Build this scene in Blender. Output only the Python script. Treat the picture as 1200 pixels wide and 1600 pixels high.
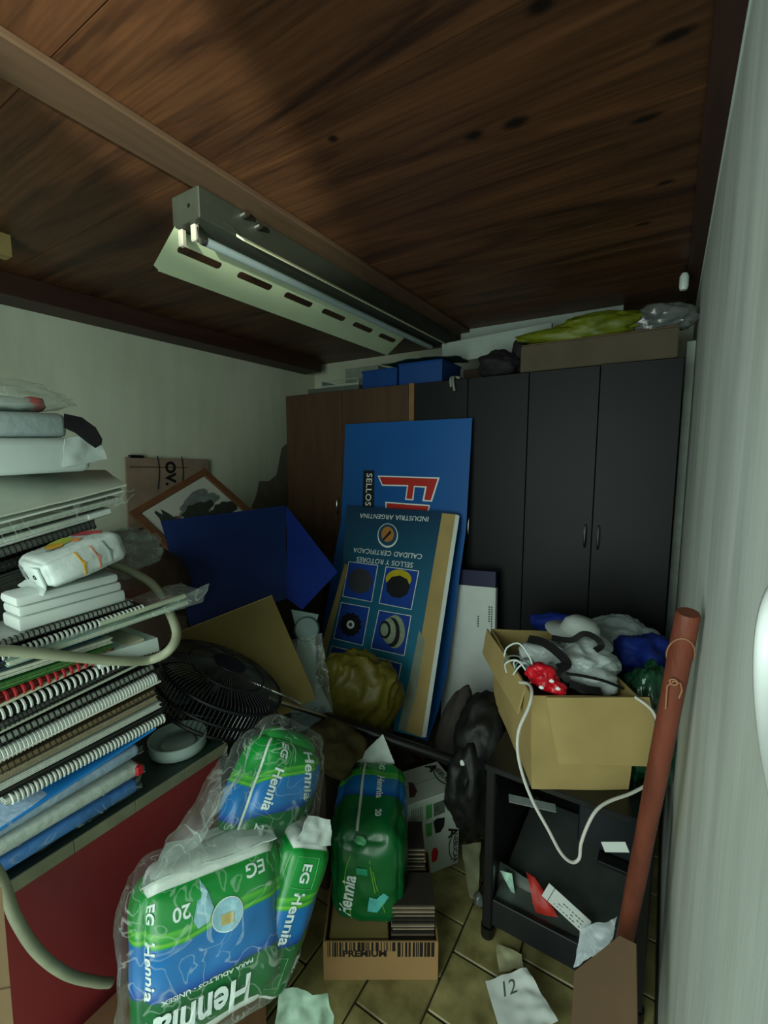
import bpy, bmesh, math, random
from mathutils import Vector, Matrix, noise

for o in list(bpy.data.objects):
    bpy.data.objects.remove(o)
S = bpy.context.scene
COL = S.collection
RND = random.Random(7)

# ------------------------------------------------------------------ camera
FPX = 710.0
PITCH = math.atan(83 / FPX)
YAW = math.atan(445 * math.cos(PITCH) / FPX)
EYE = Vector((0, 0, 1.5))
FWD = Vector((-math.sin(YAW) * math.cos(PITCH), math.cos(YAW) * math.cos(PITCH), -math.sin(PITCH)))
RGT = Vector((math.cos(YAW), math.sin(YAW), 0))
UPV = RGT.cross(FWD)
cd = bpy.data.cameras.new('camera')
cam = bpy.data.objects.new('camera', cd)
COL.objects.link(cam)
cd.sensor_fit = 'VERTICAL'
cd.sensor_height = 36.0
cd.lens = FPX / 1600 * 36.0
cd.clip_start = 0.02
cam.matrix_world = Matrix(((RGT.x, UPV.x, -FWD.x, EYE.x), (RGT.y, UPV.y, -FWD.y, EYE.y), (RGT.z, UPV.z, -FWD.z, EYE.z), (0, 0, 0, 1)))
S.camera = cam

# ------------------------------------------------------------------ light and exposure
S.view_settings.view_transform = 'Standard'
S.view_settings.look = 'None'
S.view_settings.gamma = 1
S.view_settings.use_curve_mapping = False
S.view_settings.exposure = 0.0
w = bpy.data.worlds.new('world')
S.world = w
w.use_nodes = True
w.node_tree.nodes['Background'].inputs[0].default_value = (0.75, 1.0, 0.9, 1)
w.node_tree.nodes['Background'].inputs[1].default_value = 0.25


def area_light(name, loc, aim, sx, sy, energy, col):
    l = bpy.data.lights.new(name, 'AREA')
    l.shape = 'RECTANGLE'
    l.size, l.size_y, l.energy, l.color = sx, sy, energy, col
    o = bpy.data.objects.new(name, l)
    COL.objects.link(o)
    o.location = loc
    o.rotation_euler = (Vector(aim) - Vector(loc)).to_track_quat('-Z', 'Y').to_euler()
    return o


# daylight coming in through the open doorway behind the photographer
area_light('doorway_daylight', (-0.62, -1.10, 1.15), (-0.72, 1.6, 1.05), 1.35, 1.9, 42, (0.86, 1.0, 0.92))
# a streak of light thrown up from outside, under the lintel, onto the ceiling
sp = bpy.data.lights.new('ceiling_streak', 'SPOT')
sp.energy, sp.color = 340, (0.95, 1.0, 0.86)
sp.spot_size, sp.spot_blend, sp.shadow_soft_size = math.radians(18), 0.6, 0.02
so = bpy.data.objects.new('ceiling_streak', sp)
COL.objects.link(so)
so.location = (-0.27, -0.95, 1.83)
so.rotation_euler = (Vector((-0.93, 0.55, 2.25)) - so.location).to_track_quat('-Z', 'Y').to_euler()

# ------------------------------------------------------------------ helpers


def D(u, v, t):
    """point seen at photo position (u, v), t metres in front of the camera"""
    return EYE + (FWD + RGT * ((u - 600) / FPX) - UPV * ((v - 800) / FPX)) * t


def ray(u, v):
    return FWD + RGT * ((u - 600) / FPX) - UPV * ((v - 800) / FPX)


def onx(u, v, X):
    d = ray(u, v)
    return EYE + d * (X / d.x)


def ony(u, v, Y):
    d = ray(u, v)
    return EYE + d * (Y / d.y)


def onz(u, v, Z):
    d = ray(u, v)
    return EYE + d * ((Z - 1.5) / d.z)


def rect(TL, TR, BR):
    X = (TR - TL)
    wd = X.length
    X.normalize()
    Y = TR - BR
    Y = Y - X * Y.dot(X)
    h = Y.length
    Y.normalize()
    Z = X.cross(Y)
    O = TL - Y * h
    M = Matrix(((X.x, Y.x, Z.x, O.x), (X.y, Y.y, Z.y, O.y), (X.z, Y.z, Z.z, O.z), (0, 0, 0, 1)))
    return M, wd, h


def axes(X, Y, Z, O):
    return Matrix(((X[0], Y[0], Z[0], O[0]), (X[1], Y[1], Z[1], O[1]), (X[2], Y[2], Z[2], O[2]), (0, 0, 0, 1)))


def T(*a):
    return Matrix.Translation(Vector(a))


def RX(a): return Matrix.Rotation(math.radians(a), 4, 'X')
def RY(a): return Matrix.Rotation(math.radians(a), 4, 'Y')
def RZ(a): return Matrix.Rotation(math.radians(a), 4, 'Z')


def hexc(h):
    h = h.lstrip('#')
    out = []
    for i in (0, 2, 4):
        c = int(h[i:i + 2], 16) / 255
        out.append(c / 12.92 if c <= 0.04045 else ((c + 0.055) / 1.055) ** 2.4)
    return tuple(out) + (1,)


MATS = {}


def mat(name, col, rough=0.6, metal=0.0, var=0.12, scale=18, bump=0.0, bscale=60, spec=0.4, coat=0.0, stretch=(1, 1, 1)):
    if name in MATS:
        return MATS[name]
    m = bpy.data.materials.new(name)
    m.use_nodes = True
    nt = m.node_tree
    b = nt.nodes['Principled BSDF']
    c = hexc(col) if isinstance(col, str) else tuple(col) + (1,)
    b.inputs['Roughness'].default_value = rough
    b.inputs['Metallic'].default_value = metal
    b.inputs['Specular IOR Level'].default_value = spec
    b.inputs['Coat Weight'].default_value = coat
    tc = nt.nodes.new('ShaderNodeTexCoord')
    mp = nt.nodes.new('ShaderNodeMapping')
    mp.inputs['Scale'].default_value = stretch
    nt.links.new(tc.outputs['Object'], mp.inputs[0])
    if var > 0:
        n = nt.nodes.new('ShaderNodeTexNoise')
        n.inputs['Scale'].default_value = scale
        n.inputs['Detail'].default_value = 5
        nt.links.new(mp.outputs[0], n.inputs['Vector'])
        r = nt.nodes.new('ShaderNodeValToRGB')
        r.color_ramp.elements[0].position = 0.3
        r.color_ramp.elements[1].position = 0.7
        r.color_ramp.elements[0].color = tuple(x * (1 - var) for x in c[:3]) + (1,)
        r.color_ramp.elements[1].color = tuple(min(1, x * (1 + var)) for x in c[:3]) + (1,)
        nt.links.new(n.outputs['Fac'], r.inputs[0])
        nt.links.new(r.outputs[0], b.inputs['Base Color'])
    else:
        b.inputs['Base Color'].default_value = c
    if bump > 0:
        n2 = nt.nodes.new('ShaderNodeTexNoise')
        n2.inputs['Scale'].default_value = bscale
        n2.inputs['Detail'].default_value = 4
        nt.links.new(mp.outputs[0], n2.inputs['Vector'])
        bp = nt.nodes.new('ShaderNodeBump')
        bp.inputs['Strength'].default_value = bump
        bp.inputs['Distance'].default_value = 0.01
        nt.links.new(n2.outputs['Fac'], bp.inputs['Height'])
        nt.links.new(bp.outputs[0], b.inputs['Normal'])
    MATS[name] = m
    return m


def film(name, tint='#dfeee6', haze=0.12, rough=0.12, seed=0.0, scale=14):
    """thin clear plastic: mostly transparent, glossy, crinkle highlights painted on as pale lines"""
    if name in MATS:
        return MATS[name]
    m = bpy.data.materials.new(name)
    m.use_nodes = True
    nt = m.node_tree
    nt.nodes.clear()
    N = nt.nodes.new
    L = nt.links.new
    out = N('ShaderNodeOutputMaterial')
    tr = N('ShaderNodeBsdfTransparent')
    tr.inputs[0].default_value = (0.97, 0.98, 0.97, 1)
    pb = N('ShaderNodeBsdfPrincipled')
    pb.inputs['Base Color'].default_value = hexc(tint)
    pb.inputs['Roughness'].default_value = rough
    pb.inputs['Specular IOR Level'].default_value = 0.8
    tc = N('ShaderNodeTexCoord')
    mp = N('ShaderNodeMapping')
    mp.inputs['Location'].default_value = (seed, seed, 0)
    L(tc.outputs['Object'], mp.inputs[0])
    n = N('ShaderNodeTexNoise')
    n.noise_type = 'RIDGED_MULTIFRACTAL'
    n.inputs['Scale'].default_value = scale
    n.inputs['Detail'].default_value = 3
    n.inputs['Distortion'].default_value = 0.6
    L(mp.outputs[0], n.inputs['Vector'])
    bp = N('ShaderNodeBump')
    bp.inputs['Strength'].default_value = 0.9
    bp.inputs['Distance'].default_value = 0.012
    L(n.outputs['Fac'], bp.inputs['Height'])
    L(bp.outputs[0], pb.inputs['Normal'])
    lw = N('ShaderNodeLayerWeight')
    lw.inputs[0].default_value = 0.35
    L(bp.outputs[0], lw.inputs['Normal'])
    n2 = N('ShaderNodeTexNoise')
    n2.inputs['Scale'].default_value = scale * .9
    n2.inputs['Detail'].default_value = 1.5
    n2.inputs['Distortion'].default_value = 1.6
    L(mp.outputs[0], n2.inputs['Vector'])
    sb = N('ShaderNodeMath')
    sb.operation = 'SUBTRACT'
    sb.inputs[1].default_value = .5
    L(n2.outputs['Fac'], sb.inputs[0])
    av = N('ShaderNodeMath')
    av.operation = 'ABSOLUTE'
    L(sb.outputs[0], av.inputs[0])
    r = N('ShaderNodeMapRange')
    r.inputs['From Min'].default_value = 0.0
    r.inputs['From Max'].default_value = 0.022
    r.inputs['To Min'].default_value = min(1, haze + 0.24)  # thin pale noise lines painted in for crinkle highlights
    r.inputs['To Max'].default_value = haze
    L(av.outputs[0], r.inputs['Value'])
    mx = N('ShaderNodeMath')
    mx.operation = 'MULTIPLY_ADD'
    mx.inputs[1].default_value = 0.16
    L(lw.outputs['Facing'], mx.inputs[0])
    L(r.outputs[0], mx.inputs[2])
    mx.use_clamp = True
    ms = N('ShaderNodeMixShader')
    L(mx.outputs[0], ms.inputs[0])
    L(tr.outputs[0], ms.inputs[1])
    L(pb.outputs[0], ms.inputs[2])
    L(ms.outputs[0], out.inputs[0])
    MATS[name] = m
    return m


class MB:
    def __init__(s):
        s.v, s.f, s.mi, s.attr = [], [], [], []

    def add(s, v, f, M=None, mi=0, attr=None):
        b = len(s.v)
        s.v += [(M @ Vector(p)) if M else Vector(p) for p in v]
        s.f += [tuple(b + i for i in q) for q in f]
        s.mi += [mi] * len(f)
        s.attr += attr if attr else [(0, 0, 0)] * len(v)
        return s

    def box(s, x0, y0, z0, x1, y1, z1, M=None, bev=0.0, mi=0, seg=1):
        bm = bmesh.new()
        bmesh.ops.create_cube(bm, size=1)
        for p in bm.verts:
            p.co = Vector(((x0 + x1) / 2 + p.co.x * (x1 - x0), (y0 + y1) / 2 + p.co.y * (y1 - y0), (z0 + z1) / 2 + p.co.z * (z1 - z0)))
        if bev > 0:
            bmesh.ops.bevel(bm, geom=bm.edges[:], offset=bev, segments=seg, affect='EDGES', profile=0.5)
        bm.verts.index_update()
        s.add([p.co.copy() for p in bm.verts], [[q.index for q in f.verts] for f in bm.faces], M, mi)
        bm.free()
        return s

    def tube(s, pts, r, n=8, M=None, cap=True, closed=False, mi=0):
        pts = [Vector(p) for p in pts]
        k = len(pts)
        rs = r if isinstance(r, (list, tuple)) else [r] * k
        vs, fs = [], []
        up = None
        for i, p in enumerate(pts):
            if closed:
                d = pts[(i + 1) % k] - pts[i - 1]
            else:
                d = pts[min(i + 1, k - 1)] - pts[max(i - 1, 0)]
            d.normalize()
            if up is None:
                up = Vector((0, 0, 1)) if abs(d.z) < 0.9 else Vector((1, 0, 0))
            a = d.cross(up)
            a.normalize()
            b = a.cross(d)
            up = b
            for j in range(n):
                q = 2 * math.pi * j / n
                vs.append(p + (a * math.cos(q) + b * math.sin(q)) * rs[i])
        rng = k if closed else k - 1
        for i in range(rng):
            for j in range(n):
                i2 = (i + 1) % k
                fs.append((i * n + j, i2 * n + j, i2 * n + (j + 1) % n, i * n + (j + 1) % n))
        if cap and not closed:
            fs.append(tuple(range(n)))
            fs.append(tuple((k - 1) * n + j for j in reversed(range(n))))
        return s.add(vs, fs, M, mi)

    def lathe(s, prof, M=None, n=32, mi=0):
        vs, fs = [], []
        for (r, z) in prof:
            for j in range(n):
                q = 2 * math.pi * j / n
                vs.append((r * math.cos(q), r * math.sin(q), z))
        for i in range(len(prof) - 1):
            for j in range(n):
                fs.append((i * n + j, i * n + (j + 1) % n, (i + 1) * n + (j + 1) % n, (i + 1) * n + j))
        return s.add(vs, fs, M, mi)

    def prism(s, poly, z0, z1, M=None, mi=0):
        n = len(poly)
        vs = [(p[0], p[1], z0) for p in poly] + [(p[0], p[1], z1) for p in poly]
        fs = [tuple(reversed(range(n))), tuple(range(n, 2 * n))]
        fs += [(i, (i + 1) % n, n + (i + 1) % n, n + i) for i in range(n)]
        return s.add(vs, fs, M, mi)

    def grid(s, fn, nu, nv, M=None, mi=0, thick=0.0):
        """fn(a, b) -> point, a and b in 0..1; thick > 0 gives it a back"""
        P = [[Vector(fn(i / nu, j / nv)) for j in range(nv + 1)] for i in range(nu + 1)]
        idx = lambda i, j: i * (nv + 1) + j
        vs = [P[i][j] for i in range(nu + 1) for j in range(nv + 1)]
        fs = [(idx(i, j), idx(i + 1, j), idx(i + 1, j + 1), idx(i, j + 1)) for i in range(nu) for j in range(nv)]
        if thick > 0:
            back = []
            for i in range(nu + 1):
                for j in range(nv + 1):
                    du = P[min(i + 1, nu)][j] - P[max(i - 1, 0)][j]
                    dv = P[i][min(j + 1, nv)] - P[i][max(j - 1, 0)]
                    nn = du.cross(dv)
                    if nn.length > 0:
                        nn.normalize()
                    back.append(P[i][j] - nn * thick)
            k = len(vs)
            vs = vs + back
            fs = fs + [(k + idx(i, j), k + idx(i, j + 1), k + idx(i + 1, j + 1), k + idx(i + 1, j)) for i in range(nu) for j in range(nv)]
            ring = [idx(i, 0) for i in range(nu)] + [idx(nu, j) for j in range(nv)] + [idx(i, nv) for i in range(nu, 0, -1)] + [idx(0, j) for j in range(nv, 0, -1)]
            for a in range(len(ring)):
                p, q = ring[a], ring[(a + 1) % len(ring)]
                fs.append((p, k + p, k + q, q))
        return s.add(vs, fs, M, mi)

    def build(s, name, m, parent=None, smooth=False, sharp=40):
        me = bpy.data.meshes.new(name)
        off = Vector((0, 0, 0))
        q = parent
        while q is not None:
            off += q.location
            q = q.parent
        me.from_pydata([tuple(p - off) for p in s.v], [], s.f)
        ms = m if isinstance(m, (list, tuple)) else [m]
        for x in ms:
            me.materials.append(x)
        if len(ms) > 1:
            me.polygons.foreach_set('material_index', s.mi)
        if any(a != (0, 0, 0) for a in s.attr):
            at = me.attributes.new('pc', 'FLOAT_VECTOR', 'POINT')
            flat = [c for a in s.attr for c in a]
            at.data.foreach_set('vector', flat)
        if smooth:
            me.polygons.foreach_set('use_smooth', [True] * len(me.polygons))
            bm = bmesh.new()
            bm.from_mesh(me)
            for e in bm.edges:
                if len(e.link_faces) == 2 and e.calc_face_angle(0) > math.radians(sharp):
                    e.smooth = False
            bm.to_mesh(me)
            bm.free()
        me.update()
        o = bpy.data.objects.new(name, me)
        COL.objects.link(o)
        if parent is not None:
            o.parent = parent
        return o


def tag(o, label, cat, group=None, kind=None):
    if label: o['label'] = label
    if cat: o['category'] = cat
    if group: o['group'] = group
    if kind: o['kind'] = kind
    return o


def thing(name, label, cat, loc, group=None):
    o = bpy.data.objects.new(name, None)
    COL.objects.link(o)
    o.location = loc
    o.empty_display_size = 0.05
    return tag(o, label, cat, group)


def struct(o):
    o['kind'] = 'structure'
    return o


_tx = {}


def text_geo(txt, size=1.0, bold=0.0, shear=0.0, spacing=1.0):
    k = (txt, size, bold, shear, spacing)
    if k not in _tx:
        c = bpy.data.curves.new('txt', 'FONT')
        c.body, c.size, c.offset, c.shear, c.space_character = txt, size, bold, shear, spacing
        c.align_x, c.align_y = 'CENTER', 'CENTER'
        c.resolution_u = 3
        o = bpy.data.objects.new('txt', c)
        me = bpy.data.meshes.new_from_object(o)
        _tx[k] = ([v.co.copy() for v in me.vertices], [tuple(p.vertices) for p in me.polygons])
        bpy.data.objects.remove(o)
        bpy.data.curves.remove(c)
        bpy.data.meshes.remove(me)
    return _tx[k]


def write(txt, M, size, m, parent, bold=0.0, shear=0.0, fn=None, spacing=1.0, fit=None, name='lettering'):
    """flat lettering lying in the XY plane of M (or mapped by fn)"""
    v, f = text_geo(txt, size, bold, shear, spacing)
    if fit:
        wd = max(p.x for p in v) - min(p.x for p in v)
        sx = fit / wd
        v = [Vector((p.x * sx, p.y, p.z)) for p in v]
    b = MB()
    if fn:
        b.add([fn(M @ p) for p in v], f)
    else:
        b.add(v, f, M)
    return b.build(name, m, parent)


def fbm(p, s=1.0, o=4):
    return noise.fractal(Vector(p) * s, 1.0, 2.0, o)


def ridge(p, s=1.0):
    return noise.ridged_multi_fractal(Vector(p) * s, 0.9, 2.1, 4, 1.0, 2.0)


def crumple(mb, c, rad, amp=0.25, fr=2.2, seed=0, sub=4, M=None, flat=0.0, mi=0, st=(1, 1, 1)):
    """a crumpled soft bag: icosphere pushed about by ridged noise"""
    bm = bmesh.new()
    bmesh.ops.create_icosphere(bm, subdivisions=sub, radius=1)
    off = Vector((seed * 3.1, seed * 1.7, seed * 0.9))
    R = (M.to_3x3() if M else Matrix.Identity(3))
    vs = []
    for p in bm.verts:
        d = p.co.copy()
        e1 = Vector((d.x * st[0], d.y * st[1], d.z * st[2]))
        f1 = 1 - 2.1 * abs(noise.noise(e1 * fr + off))
        f2 = 1 - 2.1 * abs(noise.noise(e1 * fr * 2.3 - off + Vector((f1, f1, 0)) * .3))
        k = 1 + amp * (.34 * f1 + .16 * f2 + .55 * fbm(d * 1.1 + off, 1, 2) - .15)
        q = Vector((d.x * rad[0], d.y * rad[1], d.z * rad[2])) * k
        if flat and q.z < -rad[2] * flat:
            q.z = -rad[2] * flat
        vs.append(R @ q + Vector(c))
    bm.verts.index_update()
    mb.add(vs, [[x.index for x in f.verts] for f in bm.faces], None, mi)
    bm.free()
    return mb


def patch(mb, c00, c10, c11, c01, nu=16, nv=16, amp=0.01, fr=9, seed=0, thick=0.001, sag=0.0, mi=0):
    """a soft sheet spanned by four corners, creased by noise"""
    c00, c10, c11, c01 = Vector(c00), Vector(c10), Vector(c11), Vector(c01)
    nrm = (c10 - c00).cross(c01 - c00).normalized()
    o = Vector((seed * 2.3, seed * 5.1, seed))

    def fn(a, b):
        p = (c00 * (1 - a) + c10 * a) * (1 - b) + (c01 * (1 - a) + c11 * a) * b
        e = amp * ((ridge(p * fr + o) - 1.0) * 0.6 + fbm(p * fr * 0.5 + o, 1, 3))
        jj = Vector((noise.noise(p * fr * 1.7 + o), noise.noise(p * fr * 1.9 - o), noise.noise(p * fr * 2.3 + o * 2))) * amp * 0.5
        return p + nrm * e + jj + Vector((0, 0, -sag * 4 * a * (1 - a)))
    return mb.grid(fn, nu, nv, None, mi, thick)


def smooth_path(pts, k=6):
    pts = [Vector(p) for p in pts]
    out = []
    n = len(pts)
    for i in range(n - 1):
        p0, p1, p2, p3 = pts[max(i - 1, 0)], pts[i], pts[i + 1], pts[min(i + 2, n - 1)]
        for j in range(k):
            t = j / k
            out.append(0.5 * ((2 * p1) + (p2 - p0) * t + (2 * p0 - 5 * p1 + 4 * p2 - p3) * t * t + (3 * p1 - p0 - 3 * p2 + p3) * t ** 3))
    out.append(pts[-1])
    return out


# ------------------------------------------------------------------ materials
M_card = mat('kraft_card', '#a5915c', 0.85, var=0.10, scale=8, bump=0.05, bscale=40)
M_card2 = mat('brown_card', '#6b543a', 0.85, var=0.12, scale=7)
M_cardedge = mat('card_edge', '#b9a26c', 0.9, var=0.2, scale=90)
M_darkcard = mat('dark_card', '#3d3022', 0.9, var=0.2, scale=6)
M_white = mat('white_paper', '#c9d2cc', 0.75, var=0.04)
M_white2 = mat('white_plastic', '#c6d4ce', 0.35, var=0.04, spec=0.5)
M_black = mat('black_plastic', '#0d0e10', 0.4, var=0.1)
M_blackmat = mat('matt_black', '#060607', 0.85, var=0.1, spec=.1)
M_ink = mat('black_ink', '#10100f', 0.7, var=0)
M_whiteink = mat('white_ink', '#dfe8e4', 0.5, var=0)
M_chrome = mat('chrome', '#c8ccca', 0.22, 1.0, var=0)
M_greymetal = mat('grey_metal', '#363a31', 0.5, 0.2, var=0.1)
M_red = mat('red_plastic', '#b11522', 0.35, var=0.2, scale=25)

# ------------------------------------------------------------------ setting


def wall_material(name, col, streak=0.10):
    m = bpy.data.materials.new(name)
    m.use_nodes = True
    nt = m.node_tree
    N, L = nt.nodes.new, nt.links.new
    b = nt.nodes['Principled BSDF']
    b.inputs['Roughness'].default_value = 0.62
    b.inputs['Specular IOR Level'].default_value = 0.35
    tc = N('ShaderNodeTexCoord')
    mp = N('ShaderNodeMapping')
    mp.inputs['Scale'].default_value = (9, 9, 1.4)
    L(tc.outputs['Object'], mp.inputs[0])
    n = N('ShaderNodeTexNoise')
    n.inputs['Scale'].default_value = 1.0
    n.inputs['Detail'].default_value = 7
    n.inputs['Roughness'].default_value = 0.62
    L(mp.outputs[0], n.inputs['Vector'])
    n2 = N('ShaderNodeTexNoise')
    n2.inputs['Scale'].default_value = 2.3
    n2.inputs['Detail'].default_value = 3
    L(tc.outputs['Object'], n2.inputs['Vector'])
    r = N('ShaderNodeValToRGB')
    c = hexc(col)
    r.color_ramp.elements[0].position = 0.25
    r.color_ramp.elements[1].position = 0.6
    r.color_ramp.elements[0].color = tuple(x * (1 - streak * 2.2) for x in c[:3]) + (1,)
    r.color_ramp.elements[1].color = c
    L(n.outputs['Fac'], r.inputs[0])
    mx = N('ShaderNodeMixRGB')
    mx.blend_type = 'MULTIPLY'
    mx.inputs[0].default_value = 0.5
    r2 = N('ShaderNodeValToRGB')
    r2.color_ramp.elements[0].position = 0.35
    r2.color_ramp.elements[1].position = 0.65
    r2.color_ramp.elements[0].color = (0.78, 0.80, 0.74, 1)
    r2.color_ramp.elements[1].color = (1, 1, 1, 1)
    L(n2.outputs['Fac'], r2.inputs[0])
    L(r.outputs[0], mx.inputs[1])
    L(r2.outputs[0], mx.inputs[2])
    L(mx.outputs[0], b.inputs['Base Color'])
    bp = N('ShaderNodeBump')
    bp.inputs['Strength'].default_value = 0.35
    bp.inputs['Distance'].default_value = 0.006
    L(n.outputs['Fac'], bp.inputs['Height'])
    L(bp.outputs[0], b.inputs['Normal'])
    return m


def ceiling_material(knots):
    m = bpy.data.materials.new('ceiling_wood')
    m.use_nodes = True
    nt = m.node_tree
    N, L = nt.nodes.new, nt.links.new
    b = nt.nodes['Principled BSDF']
    b.inputs['Roughness'].default_value = 0.5
    b.inputs['Specular IOR Level'].default_value = 0.35
    ge = N('ShaderNodeNewGeometry')
    # knots bend the grain
    mp = N('ShaderNodeMapping')
    mp.inputs['Scale'].default_value = (1.1, 9, 3)
    mp.inputs['Rotation'].default_value = (0, 0, math.radians(-4))
    L(ge.outputs['Position'], mp.inputs[0])
    wa = N('ShaderNodeTexNoise')
    wa.inputs['Scale'].default_value = 1.0
    wa.inputs['Detail'].default_value = 8
    wa.inputs['Roughness'].default_value = 0.6
    wa.inputs['Distortion'].default_value = 1.1
    L(mp.outputs[0], wa.inputs['Vector'])
    r = N('ShaderNodeValToRGB')
    e = r.color_ramp.elements
    e[0].position, e[0].color = 0.32, hexc('#2e1a0e')
    e[1].position, e[1].color = 0.72, hexc('#6a4428')
    x = e.new(0.45)
    x.color = hexc('#4c2f1b')
    x = e.new(0.56)
    x.color = hexc('#5b3a22')
    L(wa.outputs['Fac'], r.inputs[0])
    fine = N('ShaderNodeTexNoise')
    mp2 = N('ShaderNodeMapping')
    mp2.inputs['Scale'].default_value = (3, 90, 8)
    mp2.inputs['Rotation'].default_value = (0, 0, math.radians(-4))
    L(ge.outputs['Position'], mp2.inputs[0])
    L(mp2.outputs[0], fine.inputs['Vector'])
    fine.inputs['Scale'].default_value = 1.0
    fine.inputs['Detail'].default_value = 3
    fr = N('ShaderNodeMapRange')
    fr.inputs['From Min'].default_value = 0.3
    fr.inputs['From Max'].default_value = 0.6
    fr.inputs['To Min'].default_value = 0.62
    fr.inputs['To Max'].default_value = 1.0
    L(fine.outputs['Fac'], fr.inputs['Value'])
    last = fr.outputs[0]
    for (kx, ky, rx, ry) in knots:
        s1 = N('ShaderNodeVectorMath')
        s1.operation = 'SUBTRACT'
        s1.inputs[1].default_value = (kx, ky, 2.25)
        L(ge.outputs['Position'], s1.inputs[0])
        s2 = N('ShaderNodeVectorMath')
        s2.operation = 'MULTIPLY'
        s2.inputs[1].default_value = (1 / rx, 1 / ry, 0)
        L(s1.outputs[0], s2.inputs[0])
        ln = N('ShaderNodeVectorMath')
        ln.operation = 'LENGTH'
        L(s2.outputs[0], ln.inputs[0])
        mr = N('ShaderNodeMapRange')
        mr.inputs['From Min'].default_value = 0.6
        mr.inputs['From Max'].default_value = 1.5
        mr.inputs['To Min'].default_value = 0.12
        mr.inputs['To Max'].default_value = 1.0
        L(ln.outputs['Value'], mr.inputs['Value'])
        mu = N('ShaderNodeMath')
        mu.operation = 'MULTIPLY'
        L(last, mu.inputs[0])
        L(mr.outputs[0], mu.inputs[1])
        last = mu.outputs[0]
    mx = N('ShaderNodeMixRGB')
    mx.blend_type = 'MULTIPLY'
    mx.inputs[0].default_value = 1.0
    L(r.outputs[0], mx.inputs[1])
    L(last, mx.inputs[2])
    L(mx.outputs[0], b.inputs['Base Color'])
    return m


def tile_material():
    m = bpy.data.materials.new('floor_tile')
    m.use_nodes = True
    nt = m.node_tree
    N, L = nt.nodes.new, nt.links.new
    b = nt.nodes['Principled BSDF']
    b.inputs['Roughness'].default_value = 0.45
    ge = N('ShaderNodeNewGeometry')
    n = N('ShaderNodeTexNoise')
    n.inputs['Scale'].default_value = 14
    n.inputs['Detail'].default_value = 6
    L(ge.outputs['Position'], n.inputs['Vector'])
    r = N('ShaderNodeValToRGB')
    r.color_ramp.elements[0].position, r.color_ramp.elements[0].color = 0.3, hexc('#6e683e')
    r.color_ramp.elements[1].position, r.color_ramp.elements[1].color = 0.7, hexc('#a8a06a')
    L(n.outputs['Fac'], r.inputs[0])
    oi = N('ShaderNodeObjectInfo')
    mr = N('ShaderNodeMapRange')
    mr.inputs['To Min'].default_value = 0.8
    mr.inputs['To Max'].default_value = 1.1
    L(oi.outputs['Random'], mr.inputs['Value'])
    mx = N('ShaderNodeMixRGB')
    mx.blend_type = 'MULTIPLY'
    mx.inputs[0].default_value = 1
    L(r.outputs[0], mx.inputs[1])
    L(mr.outputs[0], mx.inputs[2])
    L(mx.outputs[0], b.inputs['Base Color'])
    return m


M_wall = wall_material('painted_wall', '#ccd4bd', .06)
M_wallR = wall_material('painted_wall_right', '#dce6de', 0.15)
M_ceil = ceiling_material([(-.227, .859, .022, .014), (-.433, 1.092, .02, .012), (-.339, 1.103, .026, .016), (-.719, .927, .012, .01),
                           (-.037, 1.041, .03, .012), (-.089, 1.243, .03, .01), (-.054, 1.542, .02, .01), (-.116, 1.763, .02, .01)])
M_beam = mat('joist_wood', '#4d3a28', 0.65, var=0.2, scale=3, stretch=(10, 1, 10))
M_redwood = mat('dark_red_wood', '#382119', 0.55, var=0.25, scale=3, stretch=(10, 1, 10))
M_grout = mat('grout', '#2c2a1a', 0.9, var=0.2)
M_tile = tile_material()

XL, XR, YB, YF, ZC = -2.48, 0.068, 2.92, -0.40, 2.25
fl = struct(MB().box(XL - .1, YF - .1, -.12, XR + .1, YB + .1, -.006).build('floor', M_grout))
tile_mb = MB().box(-.0865, -.0865, -.008, .0865, .0865, 0, None, .003)
tile0 = tile_mb.build('tile', M_tile, fl)
TS = .178
first = True
for i in range(-7, 1):
    for j in range(-1, 12):
        x = -.472 + TS * (i + 2) + TS / 2
        y = .088 + TS * j + TS / 2 + (TS / 2 if i % 2 else 0)
        if x + TS / 2 > XR + .06 or x < -1.15:
            continue
        if first:
            t_ = tile0
            first = False
        else:
            t_ = tile0.copy()
            COL.objects.link(t_)
            t_.parent = fl
        t_.location = (x, y, RND.uniform(-.001, .0008))
        t_.rotation_euler = (0, 0, math.radians(90 * RND.randint(0, 3) + RND.uniform(-.5, .5)))

ce = struct(MB().box(XL - .1, YF - .1, ZC + .016, XR + .1, YB + .1, ZC + .1).build('ceiling', M_darkcard))
y = -.615
bi = 0
while y < YB:
    y1 = min(y + .363, YB + .05)
    MB().box(XL - .05, y + .0012, ZC, XR + .05, y1 - .0012, ZC + .018).build('plank', M_ceil, ce)
    y = y1
struct(MB().box(XL - .1, YF - .1, -.1, XL, YB + .1, ZC + .1).build('wall_left', M_wall))
struct(MB().box(XR, YF - 1.4, -.1, XR + .1, YB + .1, ZC + .1).build('wall_right', M_wallR))
struct(MB().box(XL - .1, YB, -.1, XR + .1, YB + .1, ZC + .1).build('wall_back', M_wall))
wf = MB().box(XL - .1, YF - .1, -.1, -1.55, YF, ZC + .1)
wf.box(-1.55, YF - .1, 2.1, XR + .05, YF, ZC + .1)
struct(wf.build('wall_front', M_wall))
# wooden wall plate along the left wall and a batten along the right wall
tr = MB().box(XL, YF, ZC - .09, XL + .17, 2.80, ZC, None, .003)
struct(tr.build('trim_1', M_redwood))
struct(MB().box(XR - .05, YF, ZC - .018, XR, YB, ZC, None, .002).build('trim_2', M_redwood))
struct(MB().box(XR - .004, YF, ZC - .03, XR, YB, ZC - .018, None, .001).build('trim_3', M_white))
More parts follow.
